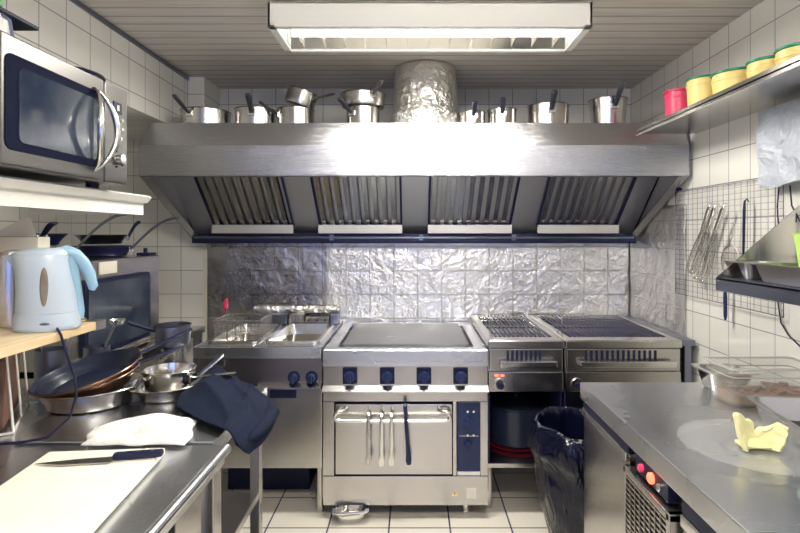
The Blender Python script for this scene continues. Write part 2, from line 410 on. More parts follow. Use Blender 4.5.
# ------------------------------------------------------------ extractor hood
H = thing('extractor_hood', 'wide stainless steel extractor hood with four slatted grease filters above the stoves', 'extractor hood', (0, 0, 0))
hx0, hx1 = -1.375, 1.385
sh = MB()
T = 0.004
def slab(y0, z0, y1, z1, x0=hx0, x1=hx1, th=T, mb=None):
    d = Vector((0, y1-y0, z1-z0)).normalized(); n_ = Vector((0, -d.z, d.y))*th
    (mb or sh).prism([(x0, y0, z0), (x0, y1, z1), (x0, y1+n_.y, z1+n_.z), (x0, y0+n_.y, z0+n_.z)], (x1-x0, 0, 0))
sh.box(hx0, hx1, 2.68, 2.686, 1.690, 1.841, 0.002)
sh.prism([(hx0, 2.682, 1.841), (hx0+0.035, 2.73, 1.960), (hx0+0.035, 2.734, 1.951), (hx0, 2.686, 1.839)], (0.0001, 0, 0))
r1 = sh.ring([(hx0, 2.682, 1.841), (hx1, 2.682, 1.841), (hx1, 2.688, 1.841), (hx0, 2.688, 1.841)])
r2 = sh.ring([(hx0+0.035, 2.73, 1.960), (hx1, 2.73, 1.960), (hx1, 2.736, 1.960), (hx0+0.035, 2.736, 1.960)])
sh.bridge(r1, r2); sh.cap(r1, True); sh.cap(r2)
sh.box(hx0+0.035, hx1, 2.73, 3.43, 1.956, 1.962, 0.002)
sh.box(hx0, hx1, 2.683, 2.735, 1.686, 1.692, 0.001)
sh.box(hx0, hx1, 3.425, 3.431, 1.335, 1.957)
sd = [(2.682, 1.688), (2.682, 1.841), (2.73, 1.960), (3.43, 1.960), (3.43, 1.335), (3.38, 1.335)]
for x in (hx0, hx1-T):
    sx_ = 0.035 if x == hx0 else 0
    sh.prism([(x+(sx_ if z > 1.9 else 0), y, z) for y, z in sd], (T, 0, 0))
sh.box(hx0, hx1, 2.677, 2.6795, 1.690, 1.708, 0.001)
# side flanges turned inwards
for (xa, xb) in ((hx0, hx0+0.05), (hx1-0.05, hx1)):
    slab(2.69, 1.684, 3.38, 1.337, xa, xb, 0.004)
sh.build('canopy', M['hood_steel'], H)
ba = MB(); slab(3.36, 1.40, 2.76, 1.94, hx0+0.01, hx1-0.01, 0.004, ba)
ba.build('filter_panel', M['hood_in'], H, label='sloping inner steel panel that holds the filters')
g = MB(); g.box(hx0+0.01, hx1-0.01, 3.30, 3.42, 1.337, 1.345, 0.002); g.box(hx0+0.01, hx1-0.01, 3.30, 3.306, 1.337, 1.395, 0.002)
g.build('grease_gutter', M['black_metal'], H)
g = MB(); g.cyl((hx0+0.03, 3.285, 1.372), (hx1-0.03, 3.285, 1.372), 0.008, n=10)
for x in (-0.5, 0.05, 0.62): g.box(x-0.012, x+0.012, 3.28, 3.31, 1.355, 1.39)
g.build('gutter_rail', M['steel_dark'], H)
fa = math.atan2(1.94-1.40, -(3.36-2.76))
def filt(x0, x1):
    w_ = x1-x0
    f = MB(); L_ = 0.66
    for (a, b_, c, d) in ((0, 0.012, 0, L_), (w_-0.012, w_, 0, L_), (0, w_, 0, 0.012), (0, w_, L_-0.012, L_)):
        f.box(a, b_, c, d, 0.0, 0.028, 0.001)
    f.box(0, w_, 0, L_, 0.0, 0.004)
    o = f.build('grease_filter', M['black_metal'], H, loc=(x0, 3.30, 1.458), rot=(fa, 0, 0))
    s_ = MB(); n = 9; p = (w_-0.03)/n
    for i in range(n):
        a = 0.02+i*p
        s_.prism([(a, 0.014, 0.028), (a+p*0.5, 0.014, 0.028), (a+p*0.5+0.006, 0.014, 0.014), (a+p*0.5+0.004, 0.014, 0.014), (a+p*0.5-0.002, 0.014, 0.025), (a+0.002, 0.014, 0.025)], (0, L_-0.028, 0))
    s_.build('baffle_slats', M['bright'], o)
    MB().box(0, w_, -0.035, -0.030, -0.038, 0.014, 0.002).build('drip_strip', M['strip'], o, loc=(0, 0, 0.03), rot=(-fa, 0, 0))
for x0, x1 in ((-1.222, -0.727), (-0.575, -0.065), (0.09, 0.60), (0.755, 1.25)): filt(x0, x1)

# foil wrapped flue
f = MB()
prof = [(0.0, 1.964), (0.186, 1.964), (0.19, 1.99), (0.188, 2.04), (0.195, 2.05), (0.193, 2.06), (0.183, 2.075), (0.180, 2.15), (0.178, 2.22), (0.172, 2.30), (0.168, 2.325), (0, 2.325)]
f.lathe(prof, n=64)
for v in f.b.verts:
    r_ = math.hypot(v.co.x, v.co.y)
    if r_ > 0.05:
        a = math.atan2(v.co.y, v.co.x); k = 1+0.03*nz(math.cos(a)*2, math.sin(a)*2, v.co.z*9)+0.018*nz(math.cos(a)*6, math.sin(a)*6, v.co.z*20)
        v.co.x *= k; v.co.y *= k
o = f.build('flue_pipe', M['foil'], sharp=180, loc=(0.07, 3.03, 0))
tag(o, 'fat round flue pipe wrapped in crumpled foil rising from the hood to ceiling', 'flue')

# ------------------------------------------------------------ pots and pans
def pan(name, label, cat, loc, r, h, rot=(0, 0, 0), rb=None, az=-90, hl=0.16, rise=0.10, hz=None, outer='pot', inner=None, hmat='pot', hw=0.012, group=None, lip=0.004, curve=0.0):
    rb = rb if rb else r*0.97
    t = thing(name, label, cat, loc, rot, group)
    th = 0.0025
    pr = [(0, 0.0), (rb-0.012, 0.0), (rb-0.003, 0.004), (rb, 0.014)]
    for i in range(1, 5):
        q = i/4; pr.append((rb+(r-rb)*q**1.2, 0.014+(h-0.016)*q))
    pr += [(r+lip, h), (r+lip*0.6, h+0.002), (r-th, h)]
    if inner is None:
        for i in range(3, -1, -1):
            q = i/4; pr.append((rb+(r-rb)*q**1.2-th, 0.014+(h-0.016)*q))
        pr += [(rb-0.012, 0.005), (0, 0.005)]
        MB().lathe(pr, n=44).build('body', M[outer], t)
    else:
        for i in range(4, -1, -1):
            q = i/4; pr.append((rb+(r-rb)*q**1.2-th, 0.014+(h-0.016)*q-(0.004 if i == 4 else 0)))
        pr += [(rb-0.012, 0.003), (0, 0.003)]
        MB().lathe(pr, n=44).build('body', M[outer], t)
        ln = [(r+0.001, h+0.0028), (r-th-0.001, h+0.001)]
        for i in range(4, -1, -1):
            q = i/4; ln.append((rb+(r-rb)*q**1.2-th-0.0015, 0.015+(h-0.016)*q))
        ln += [(rb-0.014, 0.006), (0, 0.006)]
        MB().lathe(ln, n=44, close=False).build('nonstick_lining', M[inner], t)
    if hl:
        hz = h*0.68 if hz is None else hz
        d = Vector((math.cos(R(az)), math.sin(R(az)), 0)); pts = []; rs = []
        for i in range(9):
            q = i/8
            pts.append(d*(r+0.001+hl*q)+Vector((0, 0, hz+rise*(q**(1-0.35*curve)) if not curve else hz+rise*math.sin(q*PI/2*1.0)))); rs.append(hw*(0.75+0.45*q if q < 0.95 else 0.9))
        m_ = MB().tube(pts, rs, 12, flat=0.45)
        o = m_.build('handle', M[hmat], t)
        b_ = MB(); p0 = d*(r+0.002); b_.box(-0.004, 0.004, -0.02, 0.02, -0.014, 0.014, 0.002, Matrix.Translation((p0.x, p0.y, hz)) @ Matrix.Rotation(R(az), 4, 'Z'))
        b_.build('handle_bracket', M['bright'], t)
    return t
HT = 1.9635
def hoodpot(px, w, ytop, label, D=2.95, **k):
    s = FPX/D; x = (px-413)/s; w = w+2.5; z = CZ+(233-ytop)*(D-w/s/2*0.8)/FPX
    return pan('saucepan', label, 'saucepan', (x, D, HT), w/s/2, z-HT, group='saucepans stored on top of the hood', hmat='steel_dark', hw=0.015, **k)
hoodpot(206, 45, 108, 'wide shallow saucepan at the far left end of the hood top', az=-108, hl=0.11, rise=0.07)
hoodpot(255.5, 37, 107, 'medium saucepan with upright handle second from the left on the hood', az=-84, hl=0.10, rise=0.075)
hoodpot(296, 34, 107, 'saucepan on the hood with another pan tilted on top of it', az=-150, hl=0.10, rise=0.06)
pan('saucepan', 'saucepan lying tilted on top of another pan left of the flue', 'saucepan', (-0.63, 2.95, 2.096), 0.085, 0.085, rot=(0, R(18), 0), az=-30, hl=0.13, rise=0.05, group='saucepans stored on top of the hood')
hoodpot(363, 31, 106, 'lower saucepan of the pair stacked beside the foil flue', az=-125, hl=0.10, rise=0.06)
s_ = FPX/2.95
pan('saucepan', 'upper wider saucepan of the pair stacked beside the foil flue', 'saucepan', ((363-413)/s_, 2.95, CZ+(233-106)*(2.95-0.075)/FPX+0.004), 0.122, 0.072, az=-60, hl=0.11, rise=0.05, group='saucepans stored on top of the hood')
hoodpot(472, 24, 111, 'smallest saucepan just right of the foil flue', az=-90, hl=0.09, rise=0.055)
hoodpot(502, 26, 108, 'small saucepan with upright handle second to the right of the flue', az=-98, hl=0.09, rise=0.065)
hoodpot(548, 38, 103, 'large saucepan between the two small ones and the tall one at right', az=-95, hl=0.11, rise=0.075)
hoodpot(608, 35, 97, 'tall deep saucepan at the right end of the hood with raised handle', az=-90, hl=0.11, rise=0.10, rb=0.088)
o = MB().lathe([(0, 0), (0.03, 0), (0.034, 0.012), (0.026, 0.024), (0, 0.028)], n=24).build('lid', M['black'], loc=(0.94, 2.90, HT+0.001))
tag(o, 'small black lid lying on the hood beside the tall saucepan', 'lid')

# ------------------------------------------------------------ stove line
FY = 2.60
# solid top range with oven
RG = thing('oven_range', 'stainless steel solid-top range with oven door and four square knobs, centre of the row', 'range', (-0.037, FY, 0))
rx0, rx1 = -0.403, 0.403
b = MB()
b.box(rx0+0.01, rx1-0.01, 0.06, 0.80, 0.07, 0.755, 0.003)
b.build('body', M['steel_v'], RG)
b = MB()   # worktop as a rim round the hot plate
b.rr([(0, 0.405, 0.775, 0.806, 0.81, 0.004), (0, 0.405, 0.828, 0.806, 0.81, 0.004), (0, 0.405, 0.833, 0.796, 0.80, 0.004), (0, 0.40, 0.833, 0.68, 0.67, 0.01), (0, 0.40, 0.80, 0.67, 0.66, 0.01)])
b.box(rx0, rx1, 0.001, 0.06, 0.752, 0.774, 0.001)
b.build('worktop', M['steel_top'], RG)
b = MB(); b.rr([(0, 0.40, 0.802, 0.64, 0.63, 0.012), (0, 0.40, 0.838, 0.64, 0.63, 0.012), (0, 0.40, 0.842, 0.63, 0.62, 0.012)])
b.build('hot_plate', M['griddle'], RG)
for x in (-0.32, 0.32):
    MB().box(x-0.012, x+0.012, 0.60, 0.70, 0.8335, 0.846, 0.003).build('plate_stop', M['steel_dark'], RG)
b = MB(); b.box(rx0, rx1, 0.018, 0.07, 0.575, 0.752, 0.002); b.build('control_fascia', M['steel_h'], RG)
b = MB(); b.prism([(rx0, 0.018, 0.655), (rx0, 0.012, 0.655), (rx0, -0.014, 0.634), (rx0, -0.014, 0.628), (rx0, 0.018, 0.628)], (rx1-rx0, 0, 0)); b.build('ledge', M['bright'], RG)
for px in (349.5, 387, 424, 461):
    x = (px-413)/206+0.037
    o = MB().box(x-0.036, x+0.036, 0.008, 0.018, 0.662, 0.742, 0.006).build('control_knob', M['black'], RG)
    k = MB(); k.cyl((x, 0.008, 0.70), (x, -0.018, 0.70), 0.027, 0.024, 28); k.box(x-0.007, x+0.007, -0.03, -0.016, 0.674, 0.726, 0.003)
    k.build('dial', M['navy'], o)
b = MB()
for (xa, xb) in ((rx0, rx0+0.055), (rx1-0.037, rx1), (0.232, 0.25)):
    MB().box(xa, xb, 0.012, 0.08, 0.215, 0.575, 0.002).build('front_stile', M['steel_v'], RG)
b = MB(); b.box(rx0, rx1, 0.012, 0.80, 0.07, 0.213, 0.003); b.build('plinth_panel', M['steel_h'], RG)
d = MB(); d.box(rx0+0.062, 0.228, 0.002, 0.05, 0.225, 0.566, 0.004)
dr = d.build('oven_door', M['steel_h'], RG)
MB().box(rx0+0.055, 0.232, 0.045, 0.058, 0.217, 0.574).build('door_seal', M['black'], RG)
y_ = -0.045; zA, zB = 0.546, 0.502
pts = [(-0.285, 0.003, zA), (-0.290, -0.03, zA), (-0.312, y_, zA), (-0.330, y_, zA-0.006), (-0.338, y_, zA-0.022), (-0.330, y_, zB+0.006), (-0.31, y_, zB)]
pts = pts+[(-0.2, y_, zB-0.002), (0.0, y_, zB-0.002)]+[(-0.122-x, y, z) for (x, y, z) in reversed(pts)]
MB().tube(pts, 0.0105, 12).build('door_handle', M['bright'], dr)
o = MB().box(0.254, 0.364, 0.008, 0.03, 0.237, 0.573, 0.003).build('oven_control_panel', M['navy'], RG)
MB().box(0.254, 0.364, 0.004, 0.03, 0.219, 0.236, 0.002).build('panel_strip', M['white_metal'], RG)
k = MB(); k.box(0.262, 0.356, 0.0065, 0.0085, 0.409, 0.412); k.build('panel_line', M['steel_h'], o)
for zc in (0.485, 0.37):
    k = MB(); k.cyl((0.305, 0.009, zc), (0.305, -0.016, zc), 0.019, 0.016, 22); k.box(0.301, 0.309, -0.026, -0.014, zc-0.018, zc+0.018, 0.002); k.build('oven_dial', M['navy'], o)
    for x in (0.303, 0.332):
        MB().cyl((x, 0.0085, zc+0.045), (x, 0.002, zc+0.045), 0.0055, n=14).build('indicator', M['bright'], o)
k = MB(); k.prism([(0.225, 0.0105, 0.117), (0.257, 0.0105, 0.117), (0.241, 0.0105, 0.145)], (0, 0.001, 0))
wt = k.build('warning_triangle', M['yellow'], RG)
MB().prism([(0.239, 0.0095, 0.123), (0.243, 0.0095, 0.123), (0.2425, 0.0095, 0.138), (0.2395, 0.0095, 0.138)], (0, 0.0009, 0)).build('warning_mark', M['black'], wt)
k = MB(); k.box(0.298, 0.345, 0.0100, 0.0115, 0.105, 0.155); k.build('rating_label', M['paper'], RG)
for x in (-0.30, 0.30):
    for y in (0.08, 0.7):
        MB().lathe([(0, 0), (0.015, 0), (0.018, 0.008), (0.014, 0.02), (0.022, 0.06), (0.022, 0.072), (0, 0.072)], (x, y, 0.0), 20).build('foot', M['bright'], RG)

# fryer and boiling basin
FR = thing('fryer_unit', 'stainless steel double fryer with wire basket left of the range', 'fryer', (-0.757, FY, 0))
a0, a1 = -0.313, 0.311
b = MB(); b.box(a0+0.005, a1-0.005, 0.04, 0.80, 0.24, 0.70, 0.003); b.build('cabinet', M['steel_v'], FR)
b = MB(); b.box(a0, a1, 0.02, 0.05, 0.66, 0.79, 0.003); b.build('front_panel', M['steel_dull'], FR)
b = MB(); b.prism([(0.0, 0.05, 0.668), (0.0, 0.015, 0.668), (0.0, -0.012, 0.652), (0.0, -0.012, 0.645), (0.0, 0.05, 0.645)], (a1, 0, 0)); b.build('ledge', M['bright'], FR)
b = MB(); b.box(a0+0.2, a1, 0.03, 0.05, 0.668, 0.735, 0.002); b.build('recessed_band', M['steel_dark'], FR)
b = MB(); b.box(a0, a1, 0.026, 0.045, 0.245, 0.636, 0.003); dd = b.build('cabinet_door', M['steel_v'], FR)
MB().box(0.055, 0.185, 0.020, 0.03, 0.59, 0.63, 0.003).build('door_grip', M['black'], dd)
MB().box(a0+0.02, a0+0.15, 0.012, 0.03, 0.748, 0.79, 0.004).build('drain_cover', M['steel_h'], FR)
for x in (0.175, 0.262):
    o = MB().cyl((x, 0.03, 0.695), (x, 0.012, 0.695), 0.03, n=26).build('control_knob', M['black'], FR)
    k = MB(); k.cyl((x, 0.012, 0.695), (x, -0.02, 0.695), 0.021, 0.018, 20); k.box(x-0.006, x+0.006, -0.03, -0.016, 0.674, 0.716, 0.002); k.build('dial', M['navy'], o)
b = MB()
def well(cx, w_): return [(cx, 0.33, 0.845, w_, 0.50, 0.02)]
# worktop: slab pieces round the two wells
X1, X2, X3, X4 = a0+0.05, -0.035, 0.02, a1-0.04
for (x0, x1, y0, y1) in ((a0, a1, 0, 0.09), (a0, a1, 0.60, 0.80), (a0, X1, 0.09, 0.60), (X2, X3, 0.09, 0.60), (X4, a1, 0.09, 0.60)):
    b.box(x0, x1, y0, y1, 0.79, 0.845)
b.box(a0, a1, -0.004, 0.02, 0.795, 0.847, 0.006)
b.build('worktop', M['steel_top'], FR)
for (x0, x1, nm) in ((X1, X2, 'fryer_well'), (X3, X4, 'basin')):
    cx = (x0+x1)/2; w_ = x1-x0
    k = MB(); k.rr([(cx, 0.345, 0.846, w_+0.03, 0.54, 0.03), (cx, 0.345, 0.857, w_+0.026, 0.536, 0.03), (cx, 0.345, 0.857, w_-0.004, 0.506, 0.03), (cx, 0.345, 0.76, w_-0.03, 0.47, 0.04), (cx, 0.345, 0.70, w_-0.05, 0.44, 0.03)], cap0=False)
    o = k.build(nm, M['bright'], FR)
    MB().rr([(cx, 0.345, 0.792, w_-0.032, 0.468, 0.03), (cx, 0.345, 0.80, w_-0.032, 0.468, 0.03)]).build('oil', M['oil'], o)
for x0, x1, mm in ((-0.24, 0.0, 'steel_dark'), (0.0, 0.10, 'steel_h'), (0.10, 0.25, 'kettle_pl'), (0.25, 0.305, 'steel_dark')):
    mat_ = M['steel_h'] if mm == 'kettle_pl' else M[mm]
    MB().box(x0+0.004, x1-0.004, 0.64, 0.74, 0.848, 0.905 if mm != 'kettle_pl' else 0.89, 0.004).build('element_housing', mat_, FR)
for x in (0.125, 0.175, 0.225): MB().cyl((x, 0.64, 0.872), (x, 0.632, 0.872), 0.006, n=12).build('screw', M['black'], FR)
k = MB(); k.box(-0.24, 0.3, 0.72, 0.79, 0.90, 0.95, 0.02)
for v in k.b.verts: v.co += Vector((0, 0.006*nz(v.co.x*9, 0, 1), 0.012*nz(v.co.x*12, v.co.y*9, 3)))
k.build('foil_cover', M['foil'], FR, label='crumpled foil wrapped over the back of the fryer')
for x in (a0+0.05, a1-0.02):
    for y in (0.10, 0.72): MB().cyl((x, y, 0.0), (x, y, 0.24), 0.02, n=16).build('leg', M['steel_v'], FR)
MB().box(a0+0.06, a1-0.12, 0.32, 0.7, 0.001, 0.236).build('grease_tank', M['black'], FR)
# wire fryer basket: stands in the left well
BK = thing('fryer_basket', 'wire fryer basket with red handle grip hooked in the left fryer well', 'fryer basket', (-0.885, 2.80, 0.860))
k = MB(); w2, d2, hh = 0.115, 0.12, 0.10
for i in range(13):
    x = -w2+2*w2*i/12
    k.tube([(x, -d2, hh), (x*0.94, -d2+0.006, 0.004), (x*0.94, d2-0.006, 0.004), (x, d2, hh)], 0.0009, 4)
for i in range(13):
    y = -d2+2*d2*i/12
    k.tube([(-w2, y, hh), (-w2*0.94, y*0.94, 0.004), (w2*0.94, y*0.94, 0.004), (w2, y, hh)], 0.0009, 4)
for j in range(8):
    z = 0.004+j*(hh-0.004)/7; q = 0.94+0.06*j/7
    k.tube([(-w2*q, -d2*q, z), (w2*q, -d2*q, z), (w2*q, d2*q, z), (-w2*q, d2*q, z)], 0.0009 if j < 7 else 0.003, 4, closed=True)
k.build('wire_mesh', M['pot'], BK)
k = MB(); k.tube([(-0.045, -d2-0.003, 0.0), (-0.045, -d2-0.006, hh), (-0.055, -d2+0.02, hh+0.03), (-0.085, -0.03, hh+0.05)], 0.003, 6)
k.tube([(-0.005, -d2-0.003, 0.0), (-0.005, -d2-0.006, hh), (-0.03, -d2+0.02, hh+0.03), (-0.083, -0.03, hh+0.05)], 0.003, 6); k.build('handle_wire', M['bright'], BK)
MB().tube([(-0.080, -0.045, hh+0.045), (-0.092, -0.01, hh+0.065), (-0.105, 0.04, hh+0.085)], [0.012, 0.014, 0.010], 10).build('grip', M['red'], BK)

# two grills
def grill(name, label, x0, x1, nslots, led):
    w_ = x1-x0; t = thing(name, label, 'grill', (x0, FY, 0), group=None)
    b = MB()
    b.rr([(w_/2, 0.405, 0.842, w_-0.002, 0.81, 0.006), (w_/2, 0.405, 0.872, w_-0.002, 0.81, 0.006), (w_/2, 0.405, 0.878, w_-0.014, 0.80, 0.006), (w_/2, 0.41, 0.878, w_-0.075, 0.65, 0.01), (w_/2, 0.41, 0.85, w_-0.09, 0.62, 0.01)])
    b.build('worktop', M['steel_h'], t)
    b = MB(); n = int((w_-0.09)/0.021)
    for i in range(n):
        x = 0.052+(w_-0.104)*i/(n-1)
        b.tube([(x, 0.10, 0.878), (x, 0.72, 0.888)], 0.0045, 6)
    for y in (0.12, 0.41, 0.70): b.box(0.045, w_-0.045, y-0.005, y+0.005, 0.864, 0.872)
    b.build('grill_bars', M['black_metal'], t)
    b = MB()
    b.tube([(0.06, 0.28, 0.885), (0.06, 0.28, 0.935), (0.06, 0.36, 0.935), (0.06, 0.36, 0.885)], 0.004, 8)
    b.build('lift_handle', M['bright'], t)
    b = MB(); b.box(0.003, w_-0.003, 0.03, 0.80, 0.63, 0.841, 0.004); b.build('housing', M['steel_h'], t)
    # upper drawer front with slots
    b = MB(); b.box(0.008, w_-0.008, 0.008, 0.032, 0.728, 0.835, 0.005); dr_ = b.build('ash_drawer', M['steel_h'], t)
    s0 = 0.09 if nslots < 10 else 0.095; sp = 0.0225 if nslots < 10 else 0.026
    for i in range(nslots):
        MB().box(s0+i*sp, s0+i*sp+0.0125, 0.0055, 0.009, 0.782, 0.828, 0.003).build('slot', M['black'], dr_)
    b = MB(); b.box(0.055 if nslots < 10 else 0.065, w_-0.045, -0.035, -0.015, 0.752, 0.783, 0.004)
    for x in (0.07, w_-0.07): b.box(x-0.008, x+0.008, -0.02, 0.010, 0.760, 0.776)
    b.build('drawer_handle', M['bright'], dr_)
    b = MB(); b.box(0.004, w_-0.004, 0.010, 0.034, 0.625, 0.722, 0.005); cp = b.build('control_panel', M['steel_h'], t)
    kx = 0.058
    MB().lathe([(0.022, 0), (0.032, 0), (0.030, 0.012), (0.022, 0.012)], n=28, close=True).xform(Matrix.Translation((kx, 0.010, 0.662)) @ Matrix.Rotation(R(90), 4, 'X')).build('knob_ring', M['bright'], cp)
    k = MB(); k.cyl((kx, 0.012, 0.662), (kx, -0.018, 0.662), 0.019, 0.016, 22); k.box(kx-0.005, kx+0.005, -0.026, -0.014, 0.646, 0.678, 0.002); k.build('knob', M['black'], cp)
    if led:
        for x in (0.042, 0.070): MB().box(x-0.009, x+0.009, 0.006, 0.011, 0.700, 0.710, 0.002).build('indicator_light', M['led'], cp)
    # open stand
    for x in (0.022, w_-0.022):
        for y in (0.14, 0.74): MB().cyl((x, y, 0.0), (x, y, 0.246), 0.018, n=16).build('leg', M['steel_v'], t)
    MB().box(0.0, w_, 0.03, 0.78, 0.245, 0.268, 0.003).build('shelf', M['steel_h'], t)
    MB().box(0.003, w_-0.003, 0.775, 0.785, 0.268, 0.63).build('back_panel', M['black_metal'], t)
    MB().box(w_-0.012, w_-0.003, 0.04, 0.774, 0.268, 0.63).build('side_panel', M['black_metal'], t)
    MB().box(0.003, 0.012, 0.04, 0.774, 0.268, 0.63).build('side_panel', M['black_metal'], t)
    return t
grill('charcoal_grill', 'narrow bar grill with two red indicator lights right of the range', 0.366, 0.738, 5+3, True)
grill('charcoal_grill', 'wide bar grill at the right end of the stove row against the foil', 0.742, 1.312, 14, False)
# side rail at the far right end
o = MB(); o.tube([(1.345, 2.62, 0.90), (1.345, 2.64, 0.875), (1.345, 3.38, 0.875), (1.345, 3.40, 0.90)], 0.006, 8)
o = MB().box(1.318, 1.385, 2.62, 3.40, 0.845, 0.875, 0.004).build('filler_strip', M['steel_dark'])
o.location = (0, 0, 0); tag(o, 'narrow dark steel filler strip between wide grill and foil wall', 'filler strip')
MB().box(1.335, 1.37, 2.63, 2.66, 0.0, 0.845, 0.003).build('upright', M['steel_dark'], o)
MB().box(1.335, 1.37, 3.35, 3.38, 0.0, 0.845, 0.003).build('upright', M['steel_dark'], o)

# things on the open shelf below the narrow grill
t = thing('stock_pot', 'glossy black stock pot in the dark opening under the narrow grill', 'pot', (0.555, 2.90, 0.285))
MB().lathe([(0, 0), (0.14, 0), (0.155, 0.015), (0.158, 0.19), (0.163, 0.195), (0.158, 0.20), (0.15, 0.195), (0.148, 0.01), (0, 0.008)], n=44).build('body', M['nonstick'], t)
MB().lathe([(0, 0.245), (0.015, 0.245), (0.015, 0.23), (0.05, 0.222), (0.158, 0.204), (0.158, 0.2), (0, 0.205)], n=44).build('lid', M['nonstick'], t)
t = thing('tray', 'pinkish red tray under the black stock pot on the grill stand shelf', 'tray', (0.553, 2.90, 0.270))
MB().rr([(0, 0, 0, 0.28, 0.28, 0.13), (0, 0, 0.010, 0.31, 0.31, 0.15), (0, 0, 0.014, 0.325, 0.325, 0.16), (0, 0, 0.014, 0.31, 0.31, 0.15), (0, 0, 0.004, 0.27, 0.27, 0.13)]).build('body', M['red'], t)

# steel pan on the floor under the range
def gnpan(name, label, loc, w_, d_, h_, mat, rot=0.0, cat='steel pan', group=None, ng='body', fl=0.02, rim=0.012):
    t = thing(name, label, cat, loc, rot, group)
    MB().rr([(0, 0, 0, w_-2*fl-2*rim, d_-2*fl-2*rim, 0.02), (0, 0, 0.006, w_-2*fl-2*rim+0.01, d_-2*fl-2*rim+0.01, 0.025), (0, 0, h_-0.004, w_-2*rim, d_-2*rim, 0.028), (0, 0, h_-0.004, w_, d_, 0.018), (0, 0, h_, w_, d_, 0.018), (0, 0, h_, w_-2*rim-0.004, d_-2*rim-0.004, 0.026),
              (0, 0, 0.008, w_-2*fl-2*rim+0.004, d_-2*fl-2*rim+0.004, 0.025), (0, 0, 0.003, w_-2*fl-2*rim-0.006, d_-2*fl-2*rim-0.006, 0.02)]).build('body', mat, t)
    return t
gnpan('food_pan', 'small steel food pan on the floor under the range front', (-0.305, 2.63, 0.001), 0.176, 0.16, 0.062, M['bright'], R(5))
gnpan('food_pan', 'small steel food pan at the far corner of the right worktop', (1.10, 1.890, 0.851), 0.176, 0.15, 0.07, M['bright'])

# tongs hanging on the oven handle
def tongs(label, px, ztop, zbot, mat, tilt=0, wide=0.012):
    x = (px-413)/206*0.985
    hy = FY-0.045
    t = thing('tongs', label, 'tongs', (x, hy, 0.502), (0, tilt, 0), group='tongs on the oven door handle')
    for sgn in (-1, 1):
        k = MB(); zt, zb = ztop-0.502, zbot-0.502
        y1 = -0.0135 if sgn < 0 else 0.0145
        pts = [(0, 0.0005, zt), (0, y1*0.8, zt-0.010), (0, y1, 0.0), (0, y1*1.1, zb*0.5), (0, y1*1.0, zb*0.75), (0, y1*1.15, zb*0.88), (0, y1*0.5, zb)]
        k.tube(pts, [0.006, 0.009, 0.009, 0.009, 0.009, wide*1.25, wide*0.8], 10, flat=0.32, up=(0, 1, 0))
        k.build('arm', mat, t)
    return t
tongs('leftmost steel tongs with dark spoon tips on the oven handle', 368.5, 0.542, 0.292, M['pot'])
tongs('middle steel tongs of three on the oven handle', 381.5, 0.538, 0.290, M['bright'])
tongs('right steel tongs of three on the oven handle, beside the black pair', 391.5, 0.538, 0.292, M['bright'])
tongs('long black tongs hanging slightly askew on the oven handle', 406, 0.585, 0.296, M['black_metal'], R(-4))

# ------------------------------------------------------------ bin bag
t = thing('bin_bag', 'open black bin bag lining a round bin between grill stand and right counter', 'bin', (0.722, 2.24, 0))
prof = [(0, 0.06), (0.09, 0.06), (0.16, 0.3), (0.188, 0.585), (0.196, 0.612), (0.208, 0.604), (0.222, 0.56), (0.226, 0.50), (0.214, 0.475), (0.204, 0.44), (0.208, 0.36), (0.19, 0.27), (0.15, 0.15), (0.12, 0.05), (0.10, 0.004), (0, 0.002)]
pp = []
for i in range(len(prof)-1):
    for q in range(3): pp.append((prof[i][0]+(prof[i+1][0]-prof[i][0])*q/3, prof[i][1]+(prof[i+1][1]-prof[i][1])*q/3))
pp.append(prof[-1])
k = MB(); k.lathe(pp, n=88)
for v in k.b.verts:
    a = math.atan2(v.co.y, v.co.x); r_ = math.hypot(v.co.x, v.co.y)
    if r_ > 0.03 and v.co.z > 0.03:
        am = 0.022 if v.co.z < 0.58 else 0.008
        q = 1+(am*math.sin(a*9+v.co.z*14+3*nz(v.co.x*3, v.co.y*3, v.co.z*3))+0.05*nz(math.cos(a)*3, math.sin(a)*3, v.co.z*5))
        v.co.x *= q; v.co.y *= q; v.co.z += 0.02*nz(math.cos(a)*2, math.sin(a)*2, 7+v.co.z)*min(1, v.co.z*2)
k.build('bag', M['bag'], t, sharp=180)

# ------------------------------------------------------------ right counter (refrigerated)
RC = thing('refrigerated_counter', 'long stainless refrigerated counter with vent grille along the right side', 'counter', (0, 0, 0))
cx0 = 0.616
b = MB(); b.box(cx0, XR-0.01, 0.45, 1.975, 0.79, 0.85, 0.004); b.build('worktop', M['steel_top'], RC)
b = MB(); b.box(cx0+0.03, XR-0.012, 0.47, 1.97, 0.10, 0.79, 0.003); b.build('carcass', M['steel_v'], RC)
b = MB(); b.box(cx0+0.012, cx0+0.03, 1.552, 1.965, 0.10, 0.758, 0.003); d1 = b.build('door', M['steel_v'], RC)
b = MB(); b.box(cx0+0.002, cx0+0.012, 1.555, 1.96, 0.735, 0.762, 0.003); b.build('door_grip', M['bright'], d1)
b = MB(); b.box(cx0+0.012, cx0+0.03, 0.80, 1.245, 0.10, 0.745, 0.003); d1 = b.build('door', M['steel_v'], RC)
b = MB(); b.box(cx0+0.002, cx0+0.012, 0.805, 1.24, 0.722, 0.75, 0.003); b.build('door_grip', M['bright'], d1)
MB().box(cx0+0.008, cx0+0.03, 1.552, 1.96, 0.762, 0.79).build('shadow_gap', M['black'], RC)
MB().box(cx0+0.008, cx0+0.03, 0.80, 1.24, 0.752, 0.79).build('shadow_gap', M['black'], RC)
g = MB(); g.box(cx0-0.012, cx0+0.03, 1.262, 1.54, 0.715, 0.735, 0.003); g.box(cx0-0.012, cx0+0.03, 1.262, 1.54, 0.13, 0.15, 0.003)
